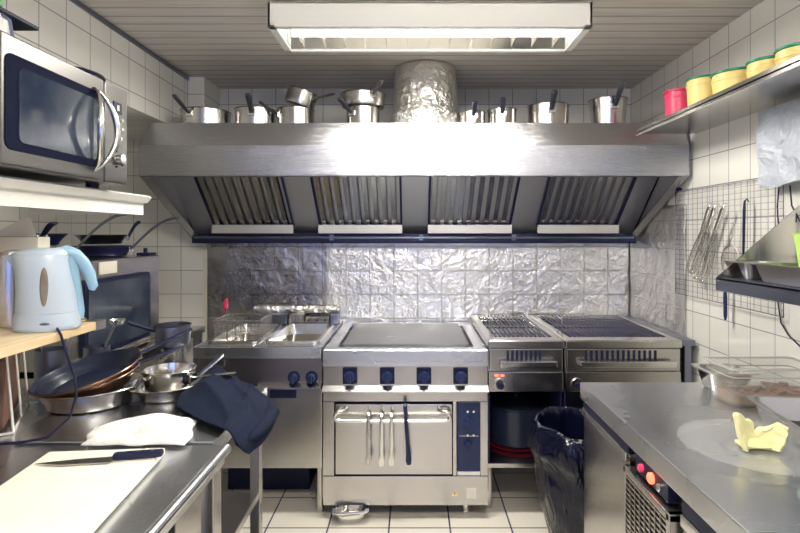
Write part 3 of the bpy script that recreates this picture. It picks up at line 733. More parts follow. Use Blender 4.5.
g.box(cx0-0.012, cx0+0.03, 1.262, 1.28, 0.13, 0.735, 0.002); g.box(cx0-0.012, cx0+0.03, 1.524, 1.54, 0.13, 0.735, 0.002)
gr = g.build('vent_grille', M['steel_h'], RC)
g = MB()
for i in range(38):
    z = 0.155+i*0.0148; g.box(cx0-0.008, cx0+0.012, 1.28, 1.524, z, z+0.0055)
for y in (1.31, 1.34, 1.37, 1.40, 1.43, 1.46, 1.49): g.box(cx0-0.011, cx0-0.007, y, y+0.003, 0.15, 0.715)
g.build('louvres', M['steel_h'], gr)
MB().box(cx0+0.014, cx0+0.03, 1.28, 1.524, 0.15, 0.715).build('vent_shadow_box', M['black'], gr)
o = MB().box(cx0+0.004, cx0+0.03, 1.30, 1.49, 0.742, 0.788, 0.002).build('switch_panel', M['black'], RC)
for y, mm, rr_ in ((1.445, 'pinkred', 0.011), (1.385, 'led', 0.014), (1.335, 'steel_h', 0.010)):
    MB().lathe([(0, 0), (rr_, 0), (rr_, 0.008), (rr_*0.6, 0.012), (0, 0.012)], n=20).xform(Matrix.Translation((cx0+0.004, y, 0.765)) @ Matrix.Rotation(R(-90), 4, 'Y')).build('button', M[mm], o)
for y in (0.6, 1.9):
    MB().cyl((cx0+0.08, y, 0), (cx0+0.08, y, 0.10), 0.02, n=14).build('foot', M['black'], RC)
    MB().cyl((XR-0.1, y, 0), (XR-0.1, y, 0.10), 0.02, n=14).build('foot', M['black'], RC)

# things on the right counter
t = gnpan('food_container', 'clear plastic food container of sliced food on the right worktop', (1.145, 1.757, 0.851), 0.30, 0.17, 0.122, M['clear'], 0, 'food container', fl=0.008, rim=0.008)
MB().rr([(0, 0, 0.119, 0.306, 0.176, 0.02), (0, 0, 0.124, 0.306, 0.176, 0.02), (0, 0, 0.124, 0.284, 0.154, 0.024), (0, 0, 0.119, 0.284, 0.154, 0.024), (0, 0, 0.119, 0.306, 0.176, 0.02)], False, False).build('rim', M['clear_rim'], t)
MB().rr([(0, 0, 0.092, 0.291, 0.161, 0.024), (0, 0, 0.096, 0.293, 0.163, 0.024), (0, 0, 0.096, 0.289, 0.159, 0.024), (0, 0, 0.092, 0.287, 0.157, 0.024)], False, False).build('step_line', M['clear_rim'], t)
k = MB()
rng = random.Random(3)
k.rr([(0, 0, 0.0045, 0.24, 0.115, 0.02), (0, 0, 0.03, 0.245, 0.12, 0.02), (0, 0, 0.034, 0.2, 0.09, 0.02)])
for i in range(60):
    x, y, z = rng.uniform(-.11, .11), rng.uniform(-.05, .05), rng.uniform(.030, .046)
    mt = Matrix.Translation((x, y, z)) @ Matrix.Rotation(rng.uniform(0, 6), 4, 'Z') @ Matrix.Rotation(rng.uniform(-.5, .5), 4, 'X')
    k.box(-0.014, 0.014, -0.006, 0.006, -0.002, 0.002, 0.0, mt)
o = k.build('sliced_food', M['meat'], loc=(1.145, 1.757, 0.852)); o['kind'] = 'stuff'; tag(o, 'reddish brown sliced food filling the bottom of the clear container', 'food')
gnpan('food_pan', 'large steel food pan partly out of frame on the right worktop', (1.115, 1.33, 0.851), 0.325, 0.50, 0.065, M['pot'], R(-8))
t = thing('plate', 'round cloudy transparent plate under the pale yellow lump', 'plate', (0.872, 1.362, 0.8505))
MB().lathe([(0, 0.0), (0.11, 0.0), (0.125, 0.004), (0.178, 0.010), (0.180, 0.013), (0.176, 0.014), (0.122, 0.008), (0.108, 0.004), (0, 0.004)], n=72).build('disc', M['glassplate'], t)
MB().lathe([(0.070, 0.0042), (0.078, 0.0042), (0.078, 0.007), (0.070, 0.007)], n=60, close=True).build('centre_ring', M['glassplate'], t)
# pale yellow torn wedge: two upright curved lobes meeting in a fold
def lump(u, v):
    a = (u-0.5)*2
    x = a*0.066; zt = 0.052+0.030*abs(a)**0.8+0.012*math.sin(u*17)*abs(a)+(0.014 if a < -0.15 else -0.006)
    if abs(a+0.05) < 0.22: zt -= 0.012*(1-abs(a+0.05)/0.22)
    narrow = 1-0.35*(1-v)**1.5
    y = 0.030*math.cos(a*2.2)*(1-0.4*v)+0.008*nz(u*5, v*4, 2)
    return (x*narrow, y-0.015, v*zt)
k = MB(); k.sheet(lump, 36, 14, 0.012)
k.sheet(lambda u, v: ((u-0.5)*0.085, -0.02+v*0.045, 0.004+0.018*math.sin(PI*u)*math.sin(PI*v)), 12, 8, 0.010)
for v in k.b.verts: v.co.z = max(v.co.z, 0.0)
o = k.build('butter_lump', M['butter'], loc=(0.872, 1.36, 0.8560), rot=(0, 0, R(-6)), sharp=60)
o.scale = (0.95, 0.95, 0.9)
tag(o, 'pale yellow waxy lump with two raised jagged lobes on the transparent plate', 'food')
t = thing('plastic_sheet', 'green tinted see-through plastic sheet lying flat at the front of the right worktop', 'plastic sheet', (0.955, 1.00, 0.8508), R(6))
MB().rr([(0, 0, 0, 0.27, 0.30, 0.02), (0, 0, 0.006, 0.272, 0.302, 0.02), (0, 0, 0.006, 0.25, 0.28, 0.02), (0, 0, 0.003, 0.245, 0.275, 0.02)]).build('panel', M['clear_g'], t)
MB().rr([(0, 0, 0.0061, 0.22, 0.25, 0.02), (0, 0, 0.010, 0.215, 0.245, 0.02), (0, 0, 0.010, 0.19, 0.22, 0.02), (0, 0, 0.0061, 0.185, 0.215, 0.02)], cap0=False, cap1=False).build('raised_rib', M['clear_g'], t)

# ------------------------------------------------------------ right wall: shelves, rack, utensils
S1 = thing('wall_shelf', 'long steel wall shelf high on the right holding coloured tubs', 'shelf', (0, 0, 0))
b = MB(); b.box(1.108, XR-0.001, 1.0, 2.655, 1.892, 1.898); b.box(1.108, 1.114, 1.0, 2.655, 1.880, 1.912, 0.002); b.build('board', M['steel_h'], S1)
for y in (1.15,): MB().prism([(1.18, y, 1.891), (XR-0.001, y, 1.891), (XR-0.001, y, 1.86), ], (0, 0.004, 0)).build('bracket', M['steel_dark'], S1)
def tub(label, x, y, r, h, mat, lidmat, name='plastic_tub'):
    t = thing(name, label, 'tub', (x, y, 1.899), group='coloured tubs on the high shelf')
    MB().lathe([(0, 0), (r*0.86, 0), (r*0.88, 0.006), (r*0.98, h-0.03), (r*1.01, h-0.028), (r*1.01, h-0.018), (r*0.98, h-0.016), (r*0.98, h-0.002), (0, h-0.002)], n=40).build('body', mat, t)
    MB().lathe([(0, h-0.001), (r*1.03, h-0.001), (r*1.05, h+0.001), (r*1.05, h+0.006), (r*1.02, h+0.008), (0, h+0.007)], n=40).build('lid', lidmat, t)
tub('pink red lidded tub at the far end of the high shelf', 1.245, 2.50, 0.066, 0.155, M['pinkred'], M['pinkred'])
tub('yellow tub with green rim next to the red tub', 1.235, 2.27, 0.068, 0.148, M['yellow'], M['green'])
tub('widest yellow tub in the middle of the high shelf', 1.24, 2.06, 0.080, 0.110, M['yellow'], M['green'])
tub('smaller yellow tub just beyond the nearest yellow tub', 1.24, 1.87, 0.064, 0.095, M['yellow'], M['green'])
tub('nearest yellow tub at the right edge of the photo', 1.24, 1.71, 0.070, 0.085, M['yellow'], M['green'])

S2 = thing('wall_shelf', 'lower dark steel wall shelf with triangular end plate holding steel pans', 'shelf', (0, 0, 0))
b = MB(); b.box(1.10, XR-0.001, 1.15, 1.945, 1.232, 1.238); b.box(1.10, 1.106, 1.15, 1.945, 1.192, 1.240, 0.002); b.box(1.10, XR-0.001, 1.939, 1.945, 1.192, 1.238, 0.001); b.build('board', M['steel_dark'], S2)
MB().prism([(1.102, 1.941, 1.238), (XR-0.002, 1.941, 1.238), (XR-0.002, 1.941, 1.50)], (0, 0.004, 0)).build('end_plate', M['steel_h'], S2)
gnpan('food_pan', 'narrow steel pan at the far end of the lower wall shelf', (1.20, 1.875, 1.239), 0.13, 0.10, 0.06, M['pan_dull'], 0)
gnpan('food_pan', 'long steel pan in front of the narrow one on the lower wall shelf', (1.225, 1.65, 1.239), 0.23, 0.27, 0.062, M['pan_dull'], 0)
# lime basket
t = thing('plastic_basket', 'lime green perforated plastic basket inside the shelf pans', 'basket', (1.285, 1.66, 1.245))
t.scale = (1, 1, 1.15)
k = MB(); k.rr([(0, 0, 0, 0.07, 0.14, 0.01), (0, 0, 0.128, 0.10, 0.17, 0.012), (0, 0, 0.136, 0.11, 0.18, 0.012), (0, 0, 0.136, 0.096, 0.165, 0.012), (0, 0, 0.004, 0.066, 0.136, 0.01)])
o = k.build('body', M['lime'], t)
for i in range(3):
    for j in range(3):
        MB().box(-0.030+i*0.024, -0.016+i*0.024, -0.0895, -0.074, 0.082+j*0.016, 0.092+j*0.016, 0.002).build('hole', M['black'], t)
t = thing('scoop', 'dark handled scoop standing against the wall behind the lime basket', 'scoop', (1.365, 1.79, 1.24), (R(0), R(2), 0))
MB().tube([(0, 0, 0.0), (0, 0, 0.14), (0.0, 0, 0.26)], [0.016, 0.010, 0.008], 12).build('handle', M['black'], t)
MB().lathe([(0, 0), (0.018, 0), (0.020, 0.05), (0.016, 0.07), (0, 0.08)], (0, 0, 0.0), 16).build('bowl', M['steel_dark'], t)

# wire grid
G = thing('wire_grid_rack', 'white wall covered by a wire grid rack hung with kitchen tools', 'wire rack', (1.385, 2.41, 1.35))
G['label'] = 'square wire grid rack on the right wall hung with whisks and strainer'
k = MB(); y0, y1, z0, z1 = -0.41, 0.41, -0.265, 0.27
for i in range(20):
    y = y0+(y1-y0)*i/19; k.tube([(0.0, y, z0), (0.0, y, z1)], 0.0011, 5)
for i in range(22):
    z = z0+(z1-z0)*i/21; k.tube([(-0.0022, y0, z), (-0.0022, y1, z)], 0.0011, 5)
k.tube([(0, y0, z0), (0, y1, z0), (0, y1, z1), (0, y0, z1)], 0.0024, 6, closed=True)
k.build('wire_grid', M['steel_dark'], G)
for y in (y0+0.02, y1-0.02, ):
    MB().cyl((0.018, y, z1+0.008), (-0.006, y, z1+0.008), 0.008, n=14).build('wall_fixing', M['black'], G)

def whisk(label, px, D, tilt, length=0.36):
    x = 1.372; D = 719.0/(px-413); zt = CZ+(233-206)*D/FPX
    t = thing('whisk', label, 'whisk', (x-0.028, D, zt), (tilt, 0, 0), group='whisks on the wire rack')
    k = MB(); k.tube([(0, 0, -0.005), (0, 0, -0.02), (0, 0, -0.06), (0, 0, -0.12), (0, 0, -0.135)], [0.007, 0.011, 0.0105, 0.012, 0.008], 12)
    k.build('handle', M['bright'], t)
    MB().tube([(0, 0, -0.005), (0, 0.008, 0.006), (0.006, 0, 0.014), (0.018, -0.002, 0.008), (0.024, 0, -0.004)], 0.002, 6).build('hook', M['bright'], t)
    k = MB()
    for i in range(7):
        a = PI*i/7; rr_ = 0.040; pts = []
        for j in range(17):
            q = j/16; u = -math.cos(q*PI*1.0)
            zz = -0.13-(length-0.13)*math.sin(q*PI)**0.55 if 0 < q < 1 else -0.13
            wd = rr_*u*(0.25+0.75*min(1, math.sin(q*PI)**0.5*1.0)) if abs(u) > 1e-6 else 0
            pts.append((wd*math.cos(a), wd*math.sin(a), zz))
        k.tube(pts, 0.0015, 5)
    k.build('wires', M['bright'], t)
whisk('whisk hanging nearest the foil on the wire rack, leftmost of three', 710, 2.62, R(28), 0.36)
whisk('middle whisk of three hanging on the wire rack', 715, 2.56, R(27), 0.38)
whisk('whisk farthest from the foil on the wire rack, rightmost of three', 724, 2.48, R(29), 0.39)
# round strainer on an S hook
t = thing('strainer', 'round flat mesh strainer hanging from an s-shaped hook on the wire rack', 'strainer', (1.365, 2.30, 1.43))
MB().tube([(0.012, 0.0, 0.01), (0.010, -0.012, 0.018), (0.006, -0.02, 0.004), (0.002, -0.008, -0.018), (0.0, 0.004, -0.04), (0.0, -0.004, -0.058), (0, -0.014, -0.048)], 0.0024, 6).build('hook', M['bright'], t)
k = MB(); k.tube([(0, 0, -0.055), (0, 0.003, -0.09)], 0.0035, 6); k.build('handle', M['bright'], t)
k = MB()
pts = [(0.0, 0.066*math.cos(2*PI*i/36), -0.150+0.066*math.sin(2*PI*i/36)) for i in range(36)]
k.tube(pts, 0.003, 6, closed=True)
for i in range(-8, 9):
    c = i*0.0075; hw_ = math.sqrt(max(0, 0.064**2-c*c))
    k.tube([(0.002, -hw_, -0.150+c), (0.010, 0, -0.150+c), (0.002, hw_, -0.150+c)], 0.0006, 4)
    k.tube([(0.002, c, -0.150-hw_), (0.010, c, -0.150), (0.002, c, -0.150+hw_)], 0.0006, 4)
k.build('mesh_disc', M['pot'], t)
t = thing('ladle', 'dark handled ladle hanging upright on the wire rack above the lower shelf', 'ladle', (1.368, 2.20, 1.53))
MB().tube([(0.014, 0, -0.004), (0.006, 0, 0.010), (-0.004, 0, 0.002), (-0.006, 0.0, -0.04), (-0.006, 0.004, -0.16), (-0.006, 0.006, -0.24)], [0.003, 0.004, 0.006, 0.009, 0.0075, 0.006], 8, flat=0.5).build('handle', M['black'], t)
MB().lathe([(0, -0.035), (0.025, -0.026), (0.038, 0), (0.035, 0), (0.023, -0.023), (0, -0.031)], (-0.042, 0.006, -0.245), 24).build('bowl', M['pot'], t)
t = thing('peeler', 'navy handled knife hanging below the lower shelf on the wire rack', 'kitchen tool', (1.366, 2.34, 1.15))
MB().tube([(0, 0, 0.0), (0, 0, -0.03), (0, 0, -0.11), (0, 0, -0.13)], [0.007, 0.011, 0.011, 0.006], 10, flat=0.6).build('handle', M['navy'], t)
MB().tube([(0.012, 0, 0.012), (0, 0, 0.016), (0, 0, -0.002)], 0.0025, 6).build('loop', M['bright'], t)
# white plastic bag hanging over a socket box, with cable
k = MB()
k.sheet(lambda u, v: (1.340+0.016*nz(u*4, v*5, 0)+0.010*math.sin(u*9+v*3), 1.62+u*0.45, 1.575+v*0.29+0.01*nz(u*3, v, 4)), 34, 30, 0.003)
k.box(1.352, XR-0.002, 1.63, 2.05, 1.585, 1.86, 0.01)
o = k.build('plastic_cover', M['plastic_sheet'], sharp=60); tag(o, 'crumpled white plastic cover over a wall box at the right edge', 'plastic cover')
k = MB(); pts = [(1.388, 2.03, 1.575), (1.386, 2.035, 1.50), (1.380, 2.02, 1.42), (1.386, 1.985, 1.34), (1.398, 1.98, 1.24)]
pts2 = [(1.40, 2.04, 1.22), (1.398, 2.05, 1.14), (1.396, 2.03, 1.06), (1.396, 1.99, 1.02), (1.394, 1.9, 0.98), (1.394, 1.8, 0.955)]
k.tube(pts, 0.003, 6); k.tube([(1.388, 1.97, 1.575), (1.384, 1.955, 1.50), (1.398, 1.93, 1.44)], 0.003, 6)
k.tube(pts2, 0.003, 6)
o = k.build('power_cable', M['black']); tag(o, 'thin black cable running down the right wall from the white cover', 'cable')

# ------------------------------------------------------------ left side: near counter
LC = thing('prep_counter', 'stainless steel prep counter with rolled edge in the left foreground', 'counter', (0, 0, 0))
b = MB(); b.box(XL+0.01, -0.49, 0.35, 1.395, 0.80, 0.847, 0.003); b.cyl((-0.487, 0.35, 0.838), (-0.487, 1.395, 0.838), 0.013, n=14); b.build('worktop', M['steel_top'], LC)
MB().box(-0.55, -0.495, 1.33, 1.385, 0.0, 0.80, 0.004).build('leg', M['steel_v'], LC)
MB().box(XL+0.03, XL+0.07, 1.33, 1.38, 0.0, 0.80, 0.003).build('leg', M['steel_v'], LC)
b = MB(); b.box(-0.53, -0.51, 1.15, 1.29, 0.03, 0.80, 0.002); p_ = b.build('side_panel', M['steel_v'], LC)
for z in (0.68, 0.60, 0.52): MB().cyl((-0.513, 1.20, z), (-0.507, 1.20, z), 0.010, n=16).build('hole', M['black'], p_)
MB().box(-0.56, -0.52, 0.98, 1.10, 0.03, 0.80, 0.002).build('side_panel', M['steel_v'], LC)
MB().box(-0.56, -0.52, 0.78, 0.93, 0.03, 0.80, 0.002).build('side_panel', M['steel_v'], LC)
MB().box(XL+0.03, -0.57, 0.40, 1.32, 0.25, 0.27, 0.002).build('under_shelf', M['steel_dark'], LC)
MB().box(XL+0.03, XL+0.07, 0.40, 0.45, 0.0, 0.80, 0.003).build('leg', M['steel_v'], LC)
MB().box(-0.55, -0.51, 0.40, 0.45, 0.0, 0.80, 0.003).build('leg', M['steel_v'], LC)

# second table behind it
LT = thing('steel_table', 'stainless steel table with legs and undershelf behind the prep counter', 'table', (0, 0, 0))
b = MB(); b.box(-1.34, -0.525, 1.412, 1.93, 0.805, 0.849, 0.004)
b.build('tabletop', M['steel_top'], LT)
for (x, y) in ((-0.545, 1.86), (-0.545, 1.455), (-1.30, 1.86), (-1.30, 1.455)):
    MB().box(x-0.017, x+0.017, y-0.017, y+0.017, 0, 0.805, 0.002).build('leg', M['steel_v'], LT)
MB().box(-1.31, -0.535, 1.45, 1.87, 0.475, 0.50, 0.003).build('under_shelf', M['steel_h'], LT)
# stand for the oven and jars
ST = thing('oven_stand', 'low steel stand in the left corner carrying the oven', 'stand', (0, 0, 0))
MB().box(-2.15, -1.30, 2.13, 3.35, 0.78, 0.82, 0.003).build('top', M['steel_h'], ST)
for (x, y) in ((-2.1, 2.18), (-1.33, 2.18), (-2.1, 3.3), (-1.33, 3.3)): MB().box(x-0.02, x+0.02, y-0.02, y+0.02, 0, 0.78, 0.002).build('leg', M['steel_dark'], ST)
S3 = thing('side_stand', 'narrow dark steel stand behind the table carrying tall pots', 'stand', (0, 0, 0))
MB().box(-1.29, -0.85, 1.945, 2.14, 0.80, 0.84, 0.003).build('top', M['steel_dark'], S3)
for (x, y) in ((-1.27, 1.965), (-0.87, 1.965), (-1.27, 2.12), (-0.87, 2.12)): MB().box(x-0.015, x+0.015, y-0.015, y+0.015, 0, 0.80, 0.002).build('leg', M['steel_dark'], S3)
MB().box(-1.285, -0.86, 2.125, 2.135, 0.3, 0.80).build('back_panel', M['steel_dark'], S3)

# oven on the stand, glass door facing the aisle
OV = thing('countertop_oven', 'boxy steel oven with dark glass door in the left corner facing the aisle', 'oven', (0, 0, 0))
b = MB(); b.box(-2.0, -1.39, 2.16, 2.93, 0.835, 1.28, 0.006); b.build('housing', M['steel_h'], OV)
for (x, y) in ((-1.95, 2.2), (-1.45, 2.2), (-1.95, 2.88), (-1.45, 2.88)): MB().cyl((x, y, 0.821), (x, y, 0.836), 0.02, n=12).build('foot', M['black'], OV)
ry = Matrix.Rotation(R(90), 4, 'Y')
def facepanel(y0, y1, z0, z1, x, th, r):
    m_ = MB(); m_.rr([(0, 0, 0, z1-z0, y1-y0, r), (0, 0, th, z1-z0, y1-y0, r)])
    m_.xform(Matrix.Translation((x, (y0+y1)/2, (z0+z1)/2)) @ ry); return m_
dr_ = facepanel(2.24, 2.80, 0.865, 1.20, -1.39, 0.016, 0.03).build('oven_door', M['black'], OV)
facepanel(2.26, 2.78, 0.885, 1.18, -1.374, 0.004, 0.02).build('glass', M['ovenglass'], dr_)
k = MB(); k.tube([(-1.375, 2.27, 0.855), (-1.35, 2.27, 0.855), (-1.35, 2.80, 0.855), (-1.375, 2.80, 0.855)], 0.008, 8); k.build('door_handle', M['steel_h'], dr_)
MB().box(-1.389, -1.382, 2.36, 2.50, 1.215, 1.27, 0.002).build('paper_label', M['paper'], OV)
MB().box(-1.47, -1.40, 2.84, 2.92, 1.281, 1.295, 0.004).build('top_vent', M['black'], OV)
MB().cyl((-1.43, 2.86, 1.295), (-1.43, 2.86, 1.32), 0.010, n=14).build('vent_knob', M['black'], OV)

# pans on the oven
def hpan(label, loc, r, h, tip, outer, inner, hmat, hz=None, hw=0.011, rot=(0, 0, 0)):
    L_ = Vector(loc); v = Vector(tip)-L_; az = math.degrees(math.atan2(v.y, v.x)); hl = math.hypot(v.x, v.y)-r
    hz = h*0.7 if hz is None else hz
    return pan('frying_pan', label, 'frying pan', loc, r, h, rot, rb=r*0.78, az=az, hl=hl, rise=v.z-hz, hz=hz, outer=outer, inner=inner, hmat=hmat, hw=hw, curve=1.0 if loc[2] > 1.2 else 0.0)
hpan('black frying pan with long pale handle nearest the corner on the oven', (-1.56, 2.70, 1.283), 0.135, 0.05, W(178, 218, 2.70), 'black_metal', 'nonstick', 'steel_dark', hw=0.014)
hpan('steel frying pan stacked in the black pan on the oven', (-1.57, 2.70, 1.345), 0.12, 0.045, W(140, 222, 2.74), 'pot', None, 'black', hw=0.014)
hpan('gold rimmed black pan at the near end of the oven top', (-1.64, 2.33, 1.283), 0.14, 0.05, W(127, 214, 2.45), 'copper', 'nonstick', 'steel_dark', hw=0.014)
hpan('black pan stacked on the gold rimmed pan', (-1.66, 2.33, 1.345), 0.13, 0.05, W(55, 223, 2.15), 'black_metal', 'nonstick', 'black', hw=0.014)

# pan stack on the table
TZ = 0.8495
px_, py_ = -1.045, 1.735
hpan('steel frying pan at the bottom of the stack on the left table', (px_, py_, TZ), 0.158, 0.062, W(182, 344, 2.0), 'pot', None, 'steel_h', rot=(0, 0, 0))
pan('frying_pan', 'copper coloured frying pan in the middle of the stack', 'frying pan', (px_+0.004, py_, TZ+0.044), 0.142, 0.045, rot=(R(8), R(-8), 0), rb=0.118, az=47, hl=0.17, rise=0.0, outer='copper', inner='nonstick', hmat='black', hw=0.011)
pan('frying_pan', 'copper rimmed nonstick frying pan tilted on top of the stack', 'frying pan', (px_+0.002, py_, TZ+0.060), 0.157, 0.048, rot=(R(11), R(-10), 0), rb=0.132, az=48, hl=0.20, rise=0.01, outer='copper', inner='nonstick', hmat='black', hw=0.012)

# shallow pan with saucepan inside, next to apron
pan('frying_pan', 'shallow steel pan holding a saucepan, beside the dark apron', 'frying pan', (-0.835, 1.80, TZ), 0.118, 0.048, rb=0.08, az=60, hl=0.12, rise=0.06, outer='pot', hmat='steel_dark')
pan('saucepan', 'steel saucepan set inside the shallow pan beside the apron', 'saucepan', (-0.825, 1.81, TZ+0.008), 0.084, 0.085, rb=0.072, az=-8, hl=0.15, rise=0.02, outer='bright', hmat='bright', hw=0.009)
# tall pots on the side stand
t = thing('tall_pot', 'tall narrow steel pot behind the pan stack', 'pot', (-0.915, 2.04, 0.841))
MB().lathe([(0, 0), (0.044, 0), (0.046, 0.01), (0.046, 0.125), (0.050, 0.128), (0.044, 0.13), (0.043, 0.01), (0, 0.008)], n=32).build('body', M['pot'], t)
t = thing('saucepan', 'dark rimmed saucepan balanced on the tall narrow pot', 'saucepan', (-0.915, 2.04, 0.973))
MB().lathe([(0, 0), (0.058, 0), (0.062, 0.008), (0.064, 0.075), (0.068, 0.078), (0.062, 0.08), (0.060, 0.01), (0, 0.006)], n=36).build('body', M['steel_dark'], t)
MB().tube([(-0.05, -0.03, 0.06), (-0.08, -0.05, 0.075), (-0.13, -0.08, 0.10)], 0.008, 8).build('handle', M['black'], t)

# cutting board, knife, towel
o = MB().box(-0.137, 0.137, -0.31, 0.31, 0, 0.018, 0.005).build('cutting_board', M['board'], loc=(-0.722, 1.005, 0.8515), rot=(0, 0, R(5)))
tag(o, 'cream plastic cutting board on the prep counter under a knife', 'cutting board')
A_ = Vector((-0.862, 1.215, 0.870)); Bv = Vector((-0.592, 1.268, 0.870)); dv = Bv-A_
t = thing('chef_knife', 'chef knife with dark riveted handle lying across the cutting board', 'knife', tuple(A_), math.atan2(dv.y, dv.x))
Lk = dv.length
k = MB(); k.prism([(0, 0.006, 0.002), (0.06, -0.014, 0.002), (Lk-0.11, -0.020, 0.002), (Lk-0.105, 0.014, 0.002), (0.09, 0.014, 0.002)], (0, 0, 0.0022)); k.build('blade', M['pot'], t)
k = MB(); k.box(Lk-0.11, Lk, -0.008, 0.013, 0.0005, 0.017, 0.006); k.build('handle', M['black'], t)
for q in (0.025, 0.055, 0.085): MB().cyl((Lk-0.11+q, 0.002, 0.0168), (Lk-0.11+q, 0.002, 0.0178), 0.003, n=10).build('rivet', M['bright'], t)

def towel(u, v):
    x = -0.265/2+u*0.265; y = -0.08+v*0.16
    e = (1-abs(2*u-1)**4)*(1-abs(2*v-1)**4)
    z = 0.004+e*(0.014+0.016*(1+math.sin(u*7+v*5+1.2))*0.5+0.022*abs(nz(u*3, v*4, 1.5))+0.022*max(0, u-0.55)*2)
    return (x+0.02*nz(u*2, v*2, 3)-0.04*(v-0.5), y*(0.75+0.35*u)+0.02*nz(u*3, v, 8)+u*0.03, z)
o = MB().sheet(towel, 60, 40, 0.004).build('kitchen_towel', M['towel'], loc=(-0.738, 1.430, 0.853), sharp=180)
tag(o, 'crumpled white kitchen towel lying between cutting board and pans', 'towel')

# dark apron over the table corner
AP = [[W(176, 408, 1.60), W(205, 422, 1.50), W(228, 432, 1.44), W(240, 449, 1.43), W(249, 455, 1.46)],
      [W(180, 396, 1.68), W(206, 400, 1.62), W(235, 409, 1.56), W(253, 424, 1.53), W(266, 439, 1.55)],
      [W(192, 387, 1.78), W(212, 380, 1.74), W(237, 392, 1.72), W(257, 402, 1.70), W(277, 414, 1.67)],
      [W(200, 384, 1.88), W(216, 370, 1.86), W(234, 378, 1.86), W(250, 389, 1.86), W(266, 396, 1.84)],
      [W(200, 386, 1.90), W(216, 376, 1.90), W(234, 383, 1.90), W(250, 391, 1.90), W(266, 399, 1.88)]]
def cr(a, b, c, d, t):
    return 0.5*((2*b)+(c-a)*t+(2*a-5*b+4*c-d)*t*t+(3*b-a-3*c+d)*t**3)
def cr_row(P, t):
    n = len(P)-1; f = min(n-1e-6, t*n); i = int(f); q = f-i
    return cr(P[max(0, i-1)], P[i], P[i+1], P[min(n, i+2)], q)
def apron(u, v):
    p = cr_row([cr_row(row, u) for row in AP], v)
    c1 = abs(math.sin(u*5.5+v*6.0+1.2*nz(u*2, v*2, 1)))
    c2 = abs(math.sin(u*9-v*5+2.0*nz(u*1.5, v*2, 7)))
    edge = min(1, 5*u, 5*(1-u), 5*v, 5*(1-v))
    p.z += 0.002+edge*(0.011*(1-c1)**2+0.008*(1-c2)**3)+0.004*nz(u*7, v*7, 3)
    return p
k = MB(); k.sheet(apron, 80, 80, 0.004)
k.tube([W(238, 444, 1.455), W(252, 436, 1.50), W(264, 424, 1.58), W(272, 412, 1.66), W(268, 402, 1.76)], [0.012, 0.024, 0.027, 0.024, 0.010], 16, flat=0.7)
o = k.build('apron', M['apron'], sharp=180)
tag(o, 'dark navy cloth apron heaped over the corner of the steel table', 'apron')

# ------------------------------------------------------------ wooden shelf with kettle
o = MB().box(XL+0.005, -0.89, 0.55, 1.545, 1.128, 1.15, 0.002).build('wooden_shelf', M['wood'])
tag(o, 'pale wooden shelf board carrying the blue kettle', 'shelf')
MB().box(-0.93, -0.888, 1.50, 1.548, 1.126, 1.152, 0.001).build('metal_corner', M['steel_h'], o)
KT = thing('kettle', 'pale blue plastic electric kettle on the wooden shelf', 'kettle', (-0.956, 1.40, 1.151), R(32))
def ell(cx, z, a, b_, n=44, pinch=0.0):
    return [(cx+a*math.cos(2*PI*k/n), b_*math.sin(2*PI*k/n), z) for k in range(n)]
def elo(mb, loops):
    prev = None
    for (cx, z, a, b_) in loops:
        c = mb.ring(ell(cx, z, a, b_))
        if prev: mb.bridge(prev, c)
        else: mb.cap(c, True)
        prev = c
    mb.cap(prev); return mb
elo(MB(), [(0, 0, 0.082, 0.074), (0, 0.006, 0.085, 0.077), (0, 0.012, 0.084, 0.076), (0, 0.04, 0.080, 0.072), (0, 0.046, 0.079, 0.071)]).build('base', M['kettle'], KT)
elo(MB(), [(0, 0.0465, 0.078, 0.070), (-0.002, 0.10, 0.074, 0.066), (-0.008, 0.15, 0.069, 0.060), (-0.014, 0.185, 0.070, 0.054), (-0.017, 0.205, 0.072, 0.048)]).build('body', M['kettle'], KT)
elo(MB(), [(-0.017, 0.2055, 0.073, 0.048), (-0.012, 0.214, 0.064, 0.042), (-0.002, 0.221, 0.045, 0.032), (0.004, 0.224, 0.02, 0.015)]).build('lid', M['kettle'], KT)
MB().prism([(-0.07, -0.022, 0.165), (-0.07, 0.022, 0.165), (-0.085, 0.016, 0.19), (-0.104, 0.006, 0.2045), (-0.104, -0.006, 0.2045), (-0.085, -0.016, 0.19)], (0.01, 0, 0.002))
k = MB(); r1 = k.ring([(-0.066, -0.03, 0.150), (-0.066, 0.03, 0.150), (-0.060, 0.032, 0.2045), (-0.060, -0.032, 0.2045)]); r2 = k.ring([(-0.074, -0.010, 0.168), (-0.074, 0.010, 0.168), (-0.106, 0.006, 0.204), (-0.106, -0.006, 0.204)])
k.bridge(r1, r2); k.cap(r1, True); k.cap(r2); k.build('spout', M['kettle'], KT)
k = MB(); k.tube([(0.020, 0, 0.212), (0.045, 0, 0.214), (0.068, 0, 0.203), (0.088, 0, 0.180), (0.104, 0, 0.148), (0.113, 0, 0.112), (0.110, 0, 0.100)], [0.012, 0.017, 0.018, 0.017, 0.016, 0.014, 0.008], 14); k.build('handle', M['kettle_dark'], KT)
k = MB(); k.tube([(0.046, 0, 0.195), (0.058, 0, 0.16), (0.066, 0, 0.10), (0.074, 0, 0.04), (0.076, 0, 0.02)], [0.022, 0.02, 0.02, 0.018, 0.014], 14); k.build('rear_spine', M['kettle_dark'], KT)
k = MB(); k.lathe([(0, -0.004), (0.6, -0.004), (1, 0), (0.7, 0.004), (0, 0.005)], n=30)
k.xform(Matrix.Translation((-0.006, -0.071, 0.112)) @ Matrix.Rotation(R(90), 4, 'X') @ Matrix.Rotation(0, 4, 'Z') @ Matrix.Diagonal((0.0105, 0.056, 1, 1)))
